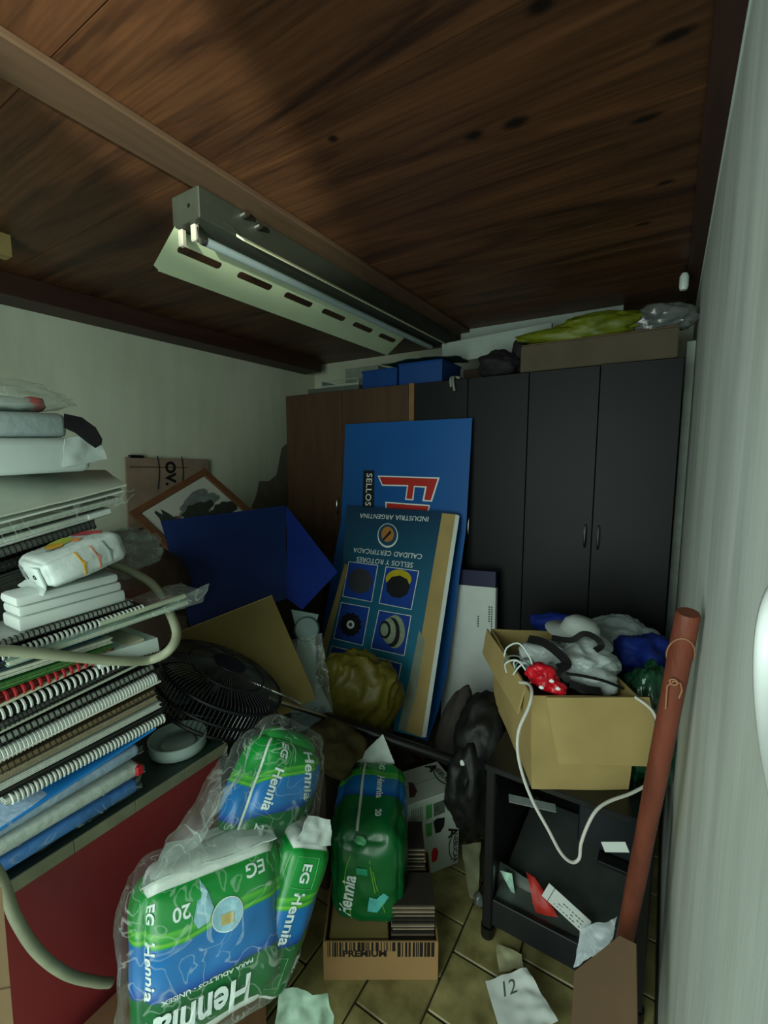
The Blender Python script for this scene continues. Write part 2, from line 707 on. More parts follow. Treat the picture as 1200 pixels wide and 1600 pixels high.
# ceiling joist that carries the lamp
struct(MB().box(-1.145, YF, ZC - .018, -1.03, 2.8, ZC, None, .004).build('trim_4', M_beam))

# ------------------------------------------------------------------ wardrobes
M_wbrown = mat('brown_laminate', '#46311f', 0.5, var=0.2, scale=2.5, stretch=(9, 9, 1))
M_wedge = mat('lighter_edge', '#7a5a3a', 0.5, var=0.1)
M_wblack = mat('black_laminate', '#101416', 0.5, var=0.12, scale=5, spec=.22)


def wardrobe(name, label, x0, x1, nd, m, edges, handles, hz, zt=1.89, yf=2.15, dep=.5):
    t = thing(name, label, 'wardrobe', ((x0 + x1) / 2, yf + dep / 2, 0))
    b = MB()
    b.box(x0, yf, 0, x0 + .018, yf + dep, zt)
    b.box(x1 - .018, yf, 0, x1, yf + dep, zt)
    b.box(x0 + .018, yf + .001, zt - .018, x1 - .018, yf + dep, zt)
    b.box(x0 + .018, yf + .001, .0, x1 - .018, yf + dep, .07)
    b.box(x0 + .018, yf + dep - .006, .07, x1 - .018, yf + dep, zt - .018)
    b.build('carcass', m, t)
    if edges:
        MB().box(x1 - .03, yf - .02, 0, x1, yf - .0005, zt).build('side_strip', M_wedge, t)
        x1 = x1 - .032
    wd = (x1 - x0) / nd
    doors = []
    for i in range(nd):
        d = MB().box(x0 + wd * i + .0015, yf - .018, .075, x0 + wd * (i + 1) - .0015, yf - .001, zt - .003, None, .0015).build('door', m, t)
        doors.append(d)
    for (i, side) in handles:
        hx = x0 + wd * i + (.026 if side < 0 else wd - .026)
        pts = [(hx, yf - .018, hz - .05), (hx, yf - .036, hz - .04), (hx, yf - .043, hz), (hx, yf - .036, hz + .04), (hx, yf - .018, hz + .05)]
        MB().tube(smooth_path(pts, 4), .0042, 8).build('handle', M_chrome, doors[i], True)
    if nd == 4:
        hg = Vector((x1 - .002, yf - .002, 0)) - t.location
        R_ = T(*hg) @ RZ(3.0) @ T(*(-hg))
        for o in [doors[3]] + list(doors[3].children):
            o.data.transform(R_)
    return t


wardrobe('wardrobe', 'brown wood-look wardrobe standing left of the black one, behind the blue display board', -2.05, -1.143, 2, M_wbrown, True, [(0, 1)], 1.22)
wardrobe('wardrobe', 'black wardrobe with four doors and thin chrome handles against the back wall', -1.14, .028, 4, M_wblack, False, [(1, -1), (2, 1), (3, -1)], 1.165)
pl = MB().box(.034, 2.30, 0, .066, 2.50, 1.98, None, .002).build('plank', mat('pale_plank', '#8f9a90', .6, var=.15), None)
pl.name = 'pale_board'
tag(pl, 'tall pale board wedged in the gap between black wardrobe and right wall', 'board')

# peeled plaster low on the left wall beside the wardrobe
b = MB()
pk = [(452, 690), (440, 700), (432, 742), (420, 752), (405, 752), (400, 775), (392, 795), (452, 800)]
pp = [onx(u, v, XL + .0012) for u, v in pk]
b.add(pp, [tuple(range(len(pp)))])
wl = bpy.data.objects['wall_left']
b.build('bare_plaster', mat('bare_plaster', '#6d6a58', .9, var=.15, scale=12), wl)

# ------------------------------------------------------------------ fluorescent lamp
M_enam = mat('lamp_enamel', '#b4c4a0', 0.4, var=0.06, scale=6)
lamp = thing('fluorescent_light', 'long grey fluorescent ceiling light with slotted reflector and one bare tube', 'ceiling light', (-1.18, 1.5, 2.231))
b = MB()
b.box(-1.235, .85, 2.150, -1.117, 2.50, 2.2315, None, .003)
b.build('housing', M_greymetal, lamp)
MB().tube([(-1.16, .86, 2.19), (-1.16, .8493, 2.19)], .006, 8).build('screw', M_black, lamp)
# left reflector flap with six slots
P0, P1 = Vector((-1.222, 0, 2.155)), Vector((-1.345, 0, 2.066))
def fl_pt(s, y, off=0):
    p = P0.lerp(P1, s)
    nn = Vector((.59, 0, -.81)) * off
    return (p.x + nn.x, y, p.z + nn.z)
b = MB()
Y0, Y1 = .85, 2.195
segs = [(Y0, .872)]
yy = .872
cells = []
for k in range(6):
    cells.append((yy, yy + .222 if k < 5 else Y1))
    yy += .222
vs, fs = [], []
for layer in (0, 1):
    off = -.0006 if layer else .0006
    for (a, c) in [(Y0, .872)]:
        base = len(vs)
        vs += [fl_pt(.0, a + .0, off), fl_pt(0, c, off), fl_pt(1, c, off), fl_pt(.93, a, off)]
        fs.append((base, base + 1, base + 2, base + 3))
    for (a, c) in cells:
        cy, cs = a + .016 + .077, .40
        n = 24
        inner, outer = [], []
        for j in range(n):
            q = 2 * math.pi * j / n
            dx, dy = math.cos(q), math.sin(q)
            inner.append((cs + .085 * dy, cy + (.066 if dx > 0 else -.066) + .011 * dx))
            mm = max(abs(dx), abs(dy))
            ox, oy = dx / mm, dy / mm
            outer.append((cs + (oy * (1 - cs) if oy > 0 else oy * cs), (cy + ox * (c - cy)) if ox > 0 else cy + ox * (cy - a)))
        base = len(vs)
        vs += [fl_pt(s, y, off) for s, y in outer] + [fl_pt(s, y, off) for s, y in inner]
        fs += [(base + j, base + (j + 1) % n, base + n + (j + 1) % n, base + n + j) for j in range(n)]
b.add(vs, fs)
b.tube([fl_pt(1, .87), fl_pt(1, Y1)], .0022, 6)
b.build('reflector', M_enam, lamp)
# right lip seen edge-on and the inner ridge
MB().add([(-1.117, .975, 2.156), (-1.117, 2.40, 2.156), (-1.085, 2.40, 2.132), (-1.085, .975, 2.132), (-1.117, .975, 2.148), (-1.117, 2.40, 2.148), (-1.085, 2.40, 2.127), (-1.085, .975, 2.127)],
         [(0, 1, 2, 3), (7, 6, 5, 4), (3, 2, 6, 7), (0, 3, 7, 4), (1, 5, 6, 2)]).build('reflector', mat('lip_enamel', '#d0d2b0', .4, var=.1), lamp)
MB().tube([(-1.165, .90, 2.118), (-1.165, 2.36, 2.118)], .013, 14).build('tube', mat('tube_glass', '#8fa0a0', .2, var=.05, spec=.6), lamp, True)
for yy in (.897, 2.363):
    MB().tube([(-1.165, yy - .006, 2.118), (-1.165, yy + .006, 2.118)], .0135, 14).build('tube_cap', M_chrome, lamp, True)
for xx in (-1.222, -1.165):
    h = MB()
    h.box(xx - .010, .862, 2.105, xx + .010, .878, 2.150, None, .003)
    h.build('lamp_holder', mat('holder', '#b9b7a4', .5), lamp)
MB().tube(smooth_path([(-1.15, .868, 2.14), (-1.145, .865, 2.12), (-1.15, .868, 2.10), (-1.157, .87, 2.11)], 4), .002, 6).build('wire', M_black, lamp)
MB().tube(smooth_path([(-1.155, .87, 2.148), (-1.128, .90, 2.165), (-1.114, .95, 2.165), (-1.114, .99, 2.15)], 4), .0016, 6).build('wire', M_greymetal, lamp)
for (yy, zz) in ((1.0, 2.215), (1.055, 2.205)):
    MB().tube([(-1.1175, yy, zz), (-1.098, yy, zz + .002)], .009, 10).build('bolt', M_chrome, lamp)

# small white fitting hanging under the ceiling at the back right
fx = thing('ceiling_fitting', 'small white plastic fitting hanging under the ceiling above the right end of the black wardrobe', 'fitting', (.012, 2.20, 2.25))
MB().lathe([(.0, 0), (.012, 0), (.016, .012), (.016, .05), (.010, .062), (0, .062)], T(.008, 2.20, 2.155), 14).build('socket', M_white2, fx, True)
MB().tube([(.008, 2.20, 2.217), (.010, 2.20, 2.25)], .003, 6).build('wire', M_black, fx)
wb = MB().box(-1.985, .66, 2.18, -1.93, .72, 2.25, None, .002).build('wood_block', mat('pale_wood', '#8a7a4a', .7, var=.15))
tag(wb, 'small pale wood block fixed to the ceiling at the left edge of view', 'wood block')

# ------------------------------------------------------------------ on top of the wardrobes
ZT = 1.8905
t = thing('flat_carton', 'long flat brown cardboard box lying on top of the black wardrobe', 'box', (-.3, 2.3, ZT))
MB().box(-.60, 2.135, ZT, .005, 2.50, ZT + .115, None, .004).build('body', mat('grey_brown_card', '#51483a', .9, var=.12, scale=6), t)  # body in a darker, greyer brown than the flaps
MB().box(-.598, 2.137, ZT + .1155, .003, 2.315, ZT + .119, None, .001).build('flap', M_card2, t)
MB().box(-.598, 2.319, ZT + .1155, .003, 2.498, ZT + .119, None, .001).build('flap', M_card2, t)
ZB = ZT + .119
M_lime = mat('lime_bag', '#5a640f', 0.5, var=0.25, scale=9, bump=.3, bscale=30)
b = MB()
crumple(b, (-.27, 2.19, ZB + .047), (.17, .06, .055), .55, 2.4, 4, 4, flat=.8)
crumple(b, (-.47, 2.17, ZB + .028), (.15, .04, .032), .5, 2.2, 9, 3, RY(3), flat=.8)
tag(b.build('plastic_bag', M_lime, None, True, 70), 'yellow-green plastic bag lying on the flat brown box on the black wardrobe', 'plastic bag')
M_grbag = mat('grey_bag', '#5c6260', 0.22, var=0.3, scale=12, bump=.5, bscale=22, spec=.7)
b = MB()
crumple(b, (-.06, 2.22, ZB + .048), (.115, .07, .06), .5, 2.6, 21, 4, flat=.75)
tag(b.build('plastic_bag', M_grbag, None, True, 70), 'shiny grey crumpled plastic bag at the right end of the flat brown box', 'plastic bag')
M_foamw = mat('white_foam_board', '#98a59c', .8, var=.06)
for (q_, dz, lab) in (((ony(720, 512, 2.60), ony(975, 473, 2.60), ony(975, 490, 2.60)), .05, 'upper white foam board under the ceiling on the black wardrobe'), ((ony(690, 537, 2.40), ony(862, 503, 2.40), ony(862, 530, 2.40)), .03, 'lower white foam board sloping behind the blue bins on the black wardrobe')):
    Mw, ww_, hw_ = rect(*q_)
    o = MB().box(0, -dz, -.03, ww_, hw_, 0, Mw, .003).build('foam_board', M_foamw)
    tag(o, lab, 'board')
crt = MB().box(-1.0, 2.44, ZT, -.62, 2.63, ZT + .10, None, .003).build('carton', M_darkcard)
tag(crt, 'added dark low support carton under the white foam boards on the wardrobe top', 'box')  # carton added, out of sight, to hold up the foam boards
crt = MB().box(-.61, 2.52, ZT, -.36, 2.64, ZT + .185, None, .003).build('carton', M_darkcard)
tag(crt, 'added dark tall support carton under the upper foam board, behind the flat brown box', 'box')  # second added carton, there only as support for the upper board
b = MB()
crumple(b, (-.72, 2.24, ZT + .055), (.10, .10, .065), .5, 2, 31, 4, flat=.75)
crumple(b, (-.64, 2.30, ZT + .10), (.05, .08, .09), .5, 2, 33, 3, flat=.9)
tag(b.build('cloth_bag', mat('dark_cloth', '#1c1a1c', .8, var=.2), None, True, 80), 'dark cloth bag on the black wardrobe between blue bin and flat brown box', 'bag')
M_blue = mat('blue_plastic', '#093a76', 0.4, var=0.1)


def bin_(x0, x1, y0, y1, z0, h, lab):
    t = thing('storage_bin', lab, 'bin', ((x0 + x1) / 2, (y0 + y1) / 2, z0), 'blue bins on the wardrobe')
    w_ = .004
    b = MB()
    b.box(x0, y0, z0, x1, y1, z0 + w_)
    b.box(x0, y0, z0 + w_, x1, y0 + w_, z0 + h)
    b.box(x0, y1 - w_, z0 + w_, x1, y1, z0 + h)
    b.box(x0, y0 + w_, z0 + w_, x0 + w_, y1 - w_, z0 + h)
    b.box(x1 - w_, y0 + w_, z0 + w_, x1, y1 - w_, z0 + h)
    b.build('tub', M_blue, t)
    r = MB()
    q = .007
    r.tube([(x0, y0, z0 + h), (x1, y0, z0 + h), (x1, y1, z0 + h), (x0, y1, z0 + h)], q, 6, closed=True)
    r.build('rim', M_blue, t)
    return t


bin_(-1.25, -1.00, 2.16, 2.40, ZT, .105, 'right blue plastic storage bin on the wardrobe tops, the larger of two')
bin_(-1.50, -1.275, 2.18, 2.42, ZT, .095, 'left blue plastic storage bin on the brown wardrobe, the smaller of two')
b = MB()
patch(b, (-1.36, 2.15, ZT + .125), (-.92, 2.15, ZT + .118), (-.96, 2.42, ZT + .14), (-1.34, 2.44, ZT + .14), 20, 12, .008, 7, 5, .003)
tag(b.build('plastic_sheet', mat('teal_sheet', '#1d3a3a', .35, var=.3, scale=10), None, True), 'dark teal plastic sheet lying across the blue bins under the lamp end', 'plastic sheet')
b = MB()
for k, (dx, dz) in enumerate(((0, -.04), (.012, -.06), (.03, .0))):
    b.tube(smooth_path([(-.93 + dx, 2.20, ZT + .012), (-.935 + dx, 2.125, ZT + .006), (-.93 + dx * 1.5, 2.118, ZT + dz)], 4), .006, 6)
tag(b.build('strap', mat('pale_strap', '#7f8478', .7), None, True), 'pale torn strap hanging over the wardrobe edge right of the blue bins', 'strap')
tr_ = thing('tray', 'pale plastic letter tray lying on the left part of the brown wardrobe', 'tray', (-1.65, 2.3, ZT + .02))
M_tray = mat('tray_plastic', '#8d998c', .5)
b = MB().box(-1.80, 2.18, ZT + .031, -1.53, 2.42, ZT + .036)
b.box(-1.80, 2.18, ZT + .036, -1.795, 2.42, ZT + .07).box(-1.535, 2.18, ZT + .036, -1.53, 2.42, ZT + .07).box(-1.795, 2.18, ZT + .036, -1.535, 2.185, ZT + .044).box(-1.795, 2.18, ZT + .066, -1.535, 2.185, ZT + .07).box(-1.795, 2.415, ZT + .036, -1.535, 2.42, ZT + .07)
b.build('shell', M_tray, tr_)
bx = MB().box(-1.90, 2.17, ZT, -1.52, 2.44, ZT + .03, None, .002).build('folder', mat('grey_folder', '#4e554c', .7))
tag(bx, 'flat grey folder under the pale letter tray', 'folder')
bx = MB().box(-1.86, 2.5, ZT, -1.60, 2.64, ZT + .20, None, .003).build('carton', mat('pale_carton', '#7d8a78', .8))
tag(bx, 'pale square carton behind the letter tray on the brown wardrobe', 'box')

# ------------------------------------------------------------------ dark boxes added, unseen, to carry the pile
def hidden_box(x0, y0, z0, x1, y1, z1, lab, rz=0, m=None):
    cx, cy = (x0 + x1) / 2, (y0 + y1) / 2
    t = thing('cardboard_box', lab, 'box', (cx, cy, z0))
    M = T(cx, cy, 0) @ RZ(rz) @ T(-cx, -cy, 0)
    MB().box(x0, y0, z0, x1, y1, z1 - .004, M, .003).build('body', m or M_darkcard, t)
    MB().box(x0, y0, z1 - .0035, (x0 + x1) / 2 - .001, y1, z1, M, .001).build('flap', m or M_darkcard, t)
    MB().box((x0 + x1) / 2 + .001, y0, z1 - .0035, x1, y1, z1, M, .001).build('flap', m or M_darkcard, t)
    return t


hidden_box(-1.60, 1.60, 0, -.80, 1.95, .255, 'low added dark cardboard support box on the floor under the blue display board')  # added as an unseen footing for the display board
hidden_box(-1.40, 1.10, 0, -.92, 1.56, .43, 'added dark cardboard support box on the floor carrying the olive bag')  # added box, unseen, so the olive bag has something to rest on
hidden_box(-1.42, .78, 0, -.98, 1.06, .56, 'added dark cardboard support box beside the end of the red cabinet, under the fan')  # unseen filler box added below the fan
hidden_box(-2.42, 1.10, 0, -1.64, 1.98, .86, 'large added dark cardboard support box by the left wall under the blue sheet')  # added base box, unseen, under the sheet and the picture
hidden_box(-2.46, 1.12, .861, -2.02, 1.95, 1.12, 'added dark cardboard support box behind the blue sheet carrying the framed picture')  # another added box, stacked up to reach the picture

# ------------------------------------------------------------------ display board
M_dispblue = mat('display_blue', '#075296', 0.45, var=0.06, scale=3)
TLb, TRb = ony(540, 655, 2.10), ony(738, 653, 2.10)
TRb.z = TLb.z = (TLb.z + TRb.z) / 2
BRb = onx(667, 1158, TRb.x)
MD, wD, hD = rect(TLb, TRb, BRb)
disp = thing('display_board', 'tall blue cardboard display board standing upside down with red letters and product pictures', 'display', tuple((MD @ Vector((wD / 2, 0, 0)))))
prof = [onx(u, v, TRb.x) for u, v in ((738, 653), (728, 830), (718, 900), (711, 960), (704, 1010), (697, 1061), (685, 1110), (668, 1158))]
prof = [(p.y, p.z) for p in prof]
prof = [prof[0]] + [tuple(Vector(prof[0]).lerp(Vector(prof[1]), k / 4)) for k in (1, 2, 3)] + prof[1:]
MB().grid(lambda a, c: Vector((TLb.x + (TRb.x - TLb.x) * a, prof[round(c * (len(prof) - 1))][0], prof[round(c * (len(prof) - 1))][1])), 6, len(prof) - 1, None, 0, -.008).build('back_panel', M_dispblue, disp, True, 20)
dv = Vector((0, prof[0][0] - prof[4][0], prof[0][1] - prof[4][1])).normalized()
MD = axes((1, 0, 0), dv, Vector((1, 0, 0)).cross(dv), MD.translation)
Zd = Vector((MD[0][2], MD[1][2], MD[2][2]))


def hit(u, v, P, n, off=0.0):
    d = ray(u, v)
    tt = (P - EYE).dot(n) / d.dot(n)
    return EYE + d * tt + n * off


def BP(u, v, off=.0012): return hit(u, v, TLb, Zd, off)


def flat(pix, m, par, name, fn, th=.0008, off=.0):
    """a thin printed or cut shape lying on a panel"""
    fr_, bk = [fn(u, v, off + th) for u, v in pix], [fn(u, v, off) for u, v in pix]
    n = len(pix)
    return MB().add(fr_ + bk, [tuple(reversed(range(n))), tuple(range(n, 2 * n))] + [(i, (i + 1) % n, n + (i + 1) % n, n + i) for i in range(n)]).build(name, m, par)


M_redink = mat('red_ink', '#b0241c', .5, var=.08)
Fo = [(590, 743), (687, 746), (675, 784), (660, 783), (664, 762), (648, 761), (646, 782), (633, 781), (636, 760), (597, 759)]
Fi = [(593, 745), (684, 748), (673, 782), (663, 781), (667, 760), (647, 759), (644, 780), (635, 779), (638, 758), (598, 757)]
flat(Fo, M_whiteink, disp, 'letter_outline', BP, .0006)
flat(Fi, M_redink, disp, 'letter', BP, .0012)
flat([(602, 784), (672, 789), (668, 806), (603, 801)], M_whiteink, disp, 'letter_outline', BP, .0006)
flat([(604, 786), (670, 791), (666, 806), (605, 801)], M_redink, disp, 'letter', BP, .0012)
flat([(568, 735), (585, 735), (584, 800), (566, 800)], M_ink, disp, 'label_panel', BP, .0006)
cx = BP(576, 765, .002)
Xd = (TRb - TLb).normalized()
Yd = Vector((MD[0][1], MD[1][1], MD[2][1]))
write('SELLOS', axes(-Yd, Xd, Zd, cx), .052, M_whiteink, disp, .0005, spacing=1.1)

# front panel, its foot nearer to the room
def BPo(u, v): return BP(u, v, .03)
TLf = BPo(542, 785)
TRf = BPo(718, 803)
BRf = ony(657, 1153, 1.60)
nf = (TRf - TLf).cross(TRf - BRf).normalized()
def FP(u, v, off=.0): return hit(u, v, TRf, nf, off)
M_front = bpy.data.materials.new('display_print')
M_front.use_nodes = True
nt = M_front.node_tree
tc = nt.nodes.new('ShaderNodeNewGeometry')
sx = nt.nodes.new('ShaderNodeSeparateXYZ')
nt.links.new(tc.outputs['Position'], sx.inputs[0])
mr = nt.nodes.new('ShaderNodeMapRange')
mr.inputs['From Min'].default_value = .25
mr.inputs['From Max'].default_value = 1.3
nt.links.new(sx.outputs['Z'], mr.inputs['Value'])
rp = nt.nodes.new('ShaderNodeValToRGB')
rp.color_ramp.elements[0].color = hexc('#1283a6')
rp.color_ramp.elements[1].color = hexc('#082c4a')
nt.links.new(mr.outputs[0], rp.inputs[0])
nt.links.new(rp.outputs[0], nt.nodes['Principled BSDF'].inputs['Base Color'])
nt.nodes['Principled BSDF'].inputs['Roughness'].default_value = .45
fp = [(542, 790), (700, 800), (712, 801), (717, 804), (718, 812), (660, 1153), (472, 1106), (500, 1050), (512, 1010), (535, 880)]
def FPs(u, v, off=.0): return FP(u, v, off)
b = MB()
fr_ = [FP(u, v, 0) for u, v in fp]
bk = [FP(u, v, -.007) for u, v in fp]
n = len(fp)
b.add(fr_ + bk, [tuple(reversed(range(n))), tuple(range(n, 2 * n))] + [(i, (i + 1) % n, n + (i + 1) % n, n + i) for i in range(n)], None, 0)
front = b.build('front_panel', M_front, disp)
flat([(691, 802), (713, 804), (659, 1152), (633, 1143), (660, 985)], M_card, front, 'kraft_strip', FP, .0008, .0004)
flat([(712, 804), (718, 806), (666, 1152), (659, 1152)], M_white, front, 'white_edge', FP, .0010, .0006)
flat([(655, 985), (664, 1000), (652, 1075), (634, 1143), (622, 1139), (640, 1060)], mat('tape', '#7e8a7a', .5), front, 'tape_strip', FP, .0010, .0005)
flat([(540, 880), (544, 885), (503, 1050), (489, 1056)], M_card, front, 'cut_edge', FP, .004, .0004)
squares = [[(545, 877), (591, 883), (581, 941), (535, 932)], [(603, 885), (655, 892), (643, 953), (592, 943)],
           [(533, 941), (578, 949), (567, 1009), (521, 998)], [(592, 953), (643, 962), (632, 1025), (579, 1013)],
           [(518, 1009), (563, 1019), (551, 1082), (505, 1068)], [(576, 1023), (628, 1037), (616, 1100), (563, 1085)]]
M_navy = mat('picture_blue', '#0f3f9a', .5, var=.12, scale=8)
for q in squares:
    flat(q, M_whiteink, front, 'picture_border', FP, .0004, .0004)
    cxu, cyv = sum(p[0] for p in q) / 4, sum(p[1] for p in q) / 4
    flat([(cxu + (u - cxu) * .955, cyv + (v - cyv) * .965) for u, v in q], M_navy, front, 'picture', FP, .0008, .0004)


def disc(u, v, ru, rv, m, k=0, nm='product_print', teeth=0, n=24):
    pts = []
    n = teeth * 2 if teeth else n
    for j in range(n):
        a = 2 * math.pi * j / n
        f = 1 if not teeth or j % 2 else .84
        pts.append((u + ru * f * math.cos(a), v + rv * f * math.sin(a)))
    return flat(pts, m, front, nm, FP, .0004, .0014 + .0004 * k)


M_p1, M_p2, M_p3, M_p4 = mat('print_grey', '#3a3a42', .5), mat('print_yellow', '#b8a91e', .5, var=.1), mat('print_black', '#101418', .5), mat('print_steel', '#8a9a80', .5, var=.2, scale=60)
disc(563, 908, 20, 21, M_p1, 0, n=7)
disc(623, 905, 20, 15, M_p2, 0)
disc(622, 917, 19, 18, M_p3, 1, n=9)
disc(548, 976, 18, 20, M_p3, 0, teeth=12)
disc(548, 976, 6, 6.5, M_whiteink, 1)
disc(548, 976, 3, 3.2, M_p1, 2)
disc(617, 987, 16, 26, M_p4, 0)
disc(613, 988, 12, 23, M_p3, 1)
disc(608, 986, 11, 20, M_p4, 2)
disc(602, 984, 9, 14, M_p3, 3)
disc(601, 984, 6, 10, M_p4, 4)
disc(598, 1048, 17, 12, M_p2, 0, n=9)
disc(606, 837, 16, 19, M_whiteink, 0)
disc(606, 836, 14.5, 17, M_front, 1)
disc(606, 835, 10, 12, mat('print_orange', '#b0763a', .5), 2)
flat([(598, 843), (600, 845), (612, 833), (610, 829)], M_p3, front, 'product_print', FP, .0003, .003)
Xf = (FP(660, 870) - FP(560, 860)).normalized()
Yf = Vector(nf).cross(Xf)
for (txt, u, v, sz) in (('INDUSTRIA ARGENTINA', 614, 808, .036), ('CALIDAD CERTIFICADA', 604, 864, .036), ('SELLOS Y ROTORES', 600, 878, .036)):
    write(txt, axes(-Xf, -Yf, nf, FP(u, v, .002)), sz, M_whiteink, front, .0002, spacing=1.05)

# white board with a blue top band behind the display
TLw, TRw, BRw = ony(700, 888, 2.03), ony(775, 893, 2.03), ony(773, 1098, 1.93)
MWb, ww, hw = rect(TLw, TRw, BRw)
hw = 1.0
Mx = MWb @ T(0, 0, 0)
TLh = (MWb.inverted() @ TLw).y
wbd = thing('white_board', 'white carton board with a blue top band leaning on the black wardrobe', 'board', tuple(MWb @ Vector((ww / 2, TLh - hw, 0))))
lo = TLh - .98
MB().box(-.02, lo, -.03, ww, TLh - .075, 0, MWb, .002).build('panel', M_white, wbd)
MB().box(-.02, TLh - .0745, -.03, ww, TLh, 0, MWb, .002).build('blue_band', mat('navy_band', '#07123c', .5), wbd)
mk = MB()
for (sx_, sy_, nn_) in ((ww - .02, TLh - .17, 9), (ww - .032, TLh - .17, 7), (ww - .085, TLh - .22, 5)):
    for k in range(nn_):
        mk.box(sx_, sy_ - k * .011, .0002, sx_ + .007, sy_ - k * .011 + .0075, .0008, MWb)
mk.build('printed_marks', mat('grey_ink', '#4a5550', .6, var=0), wbd)

# ------------------------------------------------------------------ left side, against the wall
Mc, wc, hc = rect(onx(196, 714, -2.455), onx(326, 718, -2.455), onx(333, 830, -2.455))
cbt = thing('flat_carton', 'worn pinkish-brown cardboard sheet with black handwriting behind the framed picture', 'cardboard', tuple(Mc @ Vector((wc / 2, 0, 0))))
M_pinkcard = mat('pink_card', '#8d7a66', .85, var=.18, scale=9)
lo = hc - .46
MB().box(0, lo, -.012, wc, hc, 0, Mc, .002).build('sheet', M_pinkcard, cbt)
MB().box(.02, hc - .055, .0002, wc * .72, hc - .05, .0012, Mc).build('fold', M_darkcard, cbt)
tp = onx(266, 737, -2.453)
pm = Mc.inverted() @ tp
for (dx) in (-.075, .075):
    MB().tube(smooth_path([Mc @ Vector((pm.x + dx, pm.y + .09, .002)), Mc @ Vector((pm.x + dx + .008, pm.y, .002)), Mc @ Vector((pm.x + dx - .004, pm.y - .10, .002))], 4), .003, 5).build('pen_line', M_ink, cbt)
write('OV.', Mc @ T(pm.x, pm.y - .01, .0012) @ RZ(-90), .085, M_ink, cbt, .004)
MB().box(.02, hc - .004, -.014, .10, hc + .012, .004, Mc, .003).build('clip', M_black, cbt)

Mf, wf_, hf_ = rect(D(201, 802, 2.12), D(320, 733, 2.38), D(382, 800, 2.30))
lo = hf_ - .62
pic = thing('framed_picture', 'wood-framed picture with grey landscape and dusty glass leaning tilted at the left wall', 'picture', tuple(Mf @ Vector((wf_ / 2, lo, 0))))
M_frame = mat('frame_wood', '#5f3f26', .5, var=.2, scale=12)
fw = .035
b = MB()
b.box(0, hf_ - fw, -.012, wf_, hf_, .012, Mf, .003).box(0, lo, -.012, wf_, lo + fw, .012, Mf, .003)
b.box(0, lo + fw, -.012, fw, hf_ - fw, .012, Mf, .003).box(wf_ - fw, lo + fw, -.012, wf_, hf_ - fw, .012, Mf, .003)
b.build('frame', M_frame, pic)
MB().box(fw, lo + fw, -.010, wf_ - fw, hf_ - fw, 0, Mf).build('mount', mat('mount', '#a8aca0', .7, var=.05), pic)


def blotch(cx_, cy_, rx, ry, z, m, seed, par, nm):
    n = 26
    pts = []
    for j in range(n):
        a = 2 * math.pi * j / n
        k = 1 + .45 * noise.noise(Vector((math.cos(a) * 1.7 + seed, math.sin(a) * 1.7, seed))) + .25 * noise.noise(Vector((math.cos(a) * 5 + seed, math.sin(a) * 5, 1)))
        pts.append((cx_ + rx * k * math.cos(a), cy_ + ry * k * math.sin(a)))
    b = MB()
    b.add([(p[0], p[1], z) for p in pts], [tuple(range(n))], Mf)
    return b.build(nm, m, par)


h2 = hf_ - fw - .055
M_pa, M_pb, M_pc = mat('paint_grey', '#5f6a66', .7, var=.3, scale=20), mat('paint_dark', '#262b22', .7, var=.3, scale=20), mat('paint_rust', '#6a3a2c', .7, var=.2)
blotch(wf_ - .16, h2 - .06, .11, .055, .0008, M_pa, 1, pic, 'painted_patch')
blotch(wf_ - .20, h2 - .09, .085, .045, .0012, M_pb, 2, pic, 'painted_patch')
blotch(wf_ - .33, h2 - .09, .035, .09, .0014, M_pb, 5, pic, 'painted_patch')
blotch(wf_ - .27, h2 - .17, .16, .07, .0010, M_pa, 8, pic, 'painted_patch')
blotch(.12, h2 - .15, .04, .10, .0012, M_pc, 11, pic, 'painted_patch')
blotch(wf_ - .10, h2 - .17, .07, .05, .0015, M_pb, 14, pic, 'painted_patch')

# blue sheet
M_bluesheet = mat('blue_sheet', '#0f2c66', .6, var=.08, scale=4)
b = MB()
patch(b, D(300, 985, 1.78), D(448, 935, 1.92), D(446, 790, 2.25), D(250, 814, 2.05), 18, 14, .006, 4, 3, .004)
sh = thing('plastic_sheet', 'large blue corrugated plastic sheet draped over boxes at the left wall', 'plastic sheet', tuple(D(390, 960, 1.85)))
b.build('main_panel', M_bluesheet, sh, True)
b = MB()
patch(b, D(448, 935, 1.92), D(472, 952, 1.86), D(527, 893, 2.0), D(447, 790, 2.25), 10, 10, .005, 5, 8, .004)
b.build('folded_panel', mat('blue_sheet_fold', '#11308a', .55, var=.08), sh, True)

# kraft panel behind the fan
Mk, wk, hk = rect(D(285, 985, 1.60), D(425, 930, 1.75), D(455, 1060, 1.62))
kp = thing('cardboard_sheet', 'plain olive-brown cardboard panel leaning below the blue sheet behind the fan', 'cardboard', tuple(Mk @ Vector((wk / 2, 0, 0))))
MB().box(-.05, -.10, -.006, wk, hk, 0, Mk, .0015).build('panel', mat('olive_card', '#74683a', .85, var=.1, scale=5), kp)
MB().box(-.05, hk - .002, -.0062, wk, hk + .0002, .0003, Mk).build('edge', M_cardedge, kp)

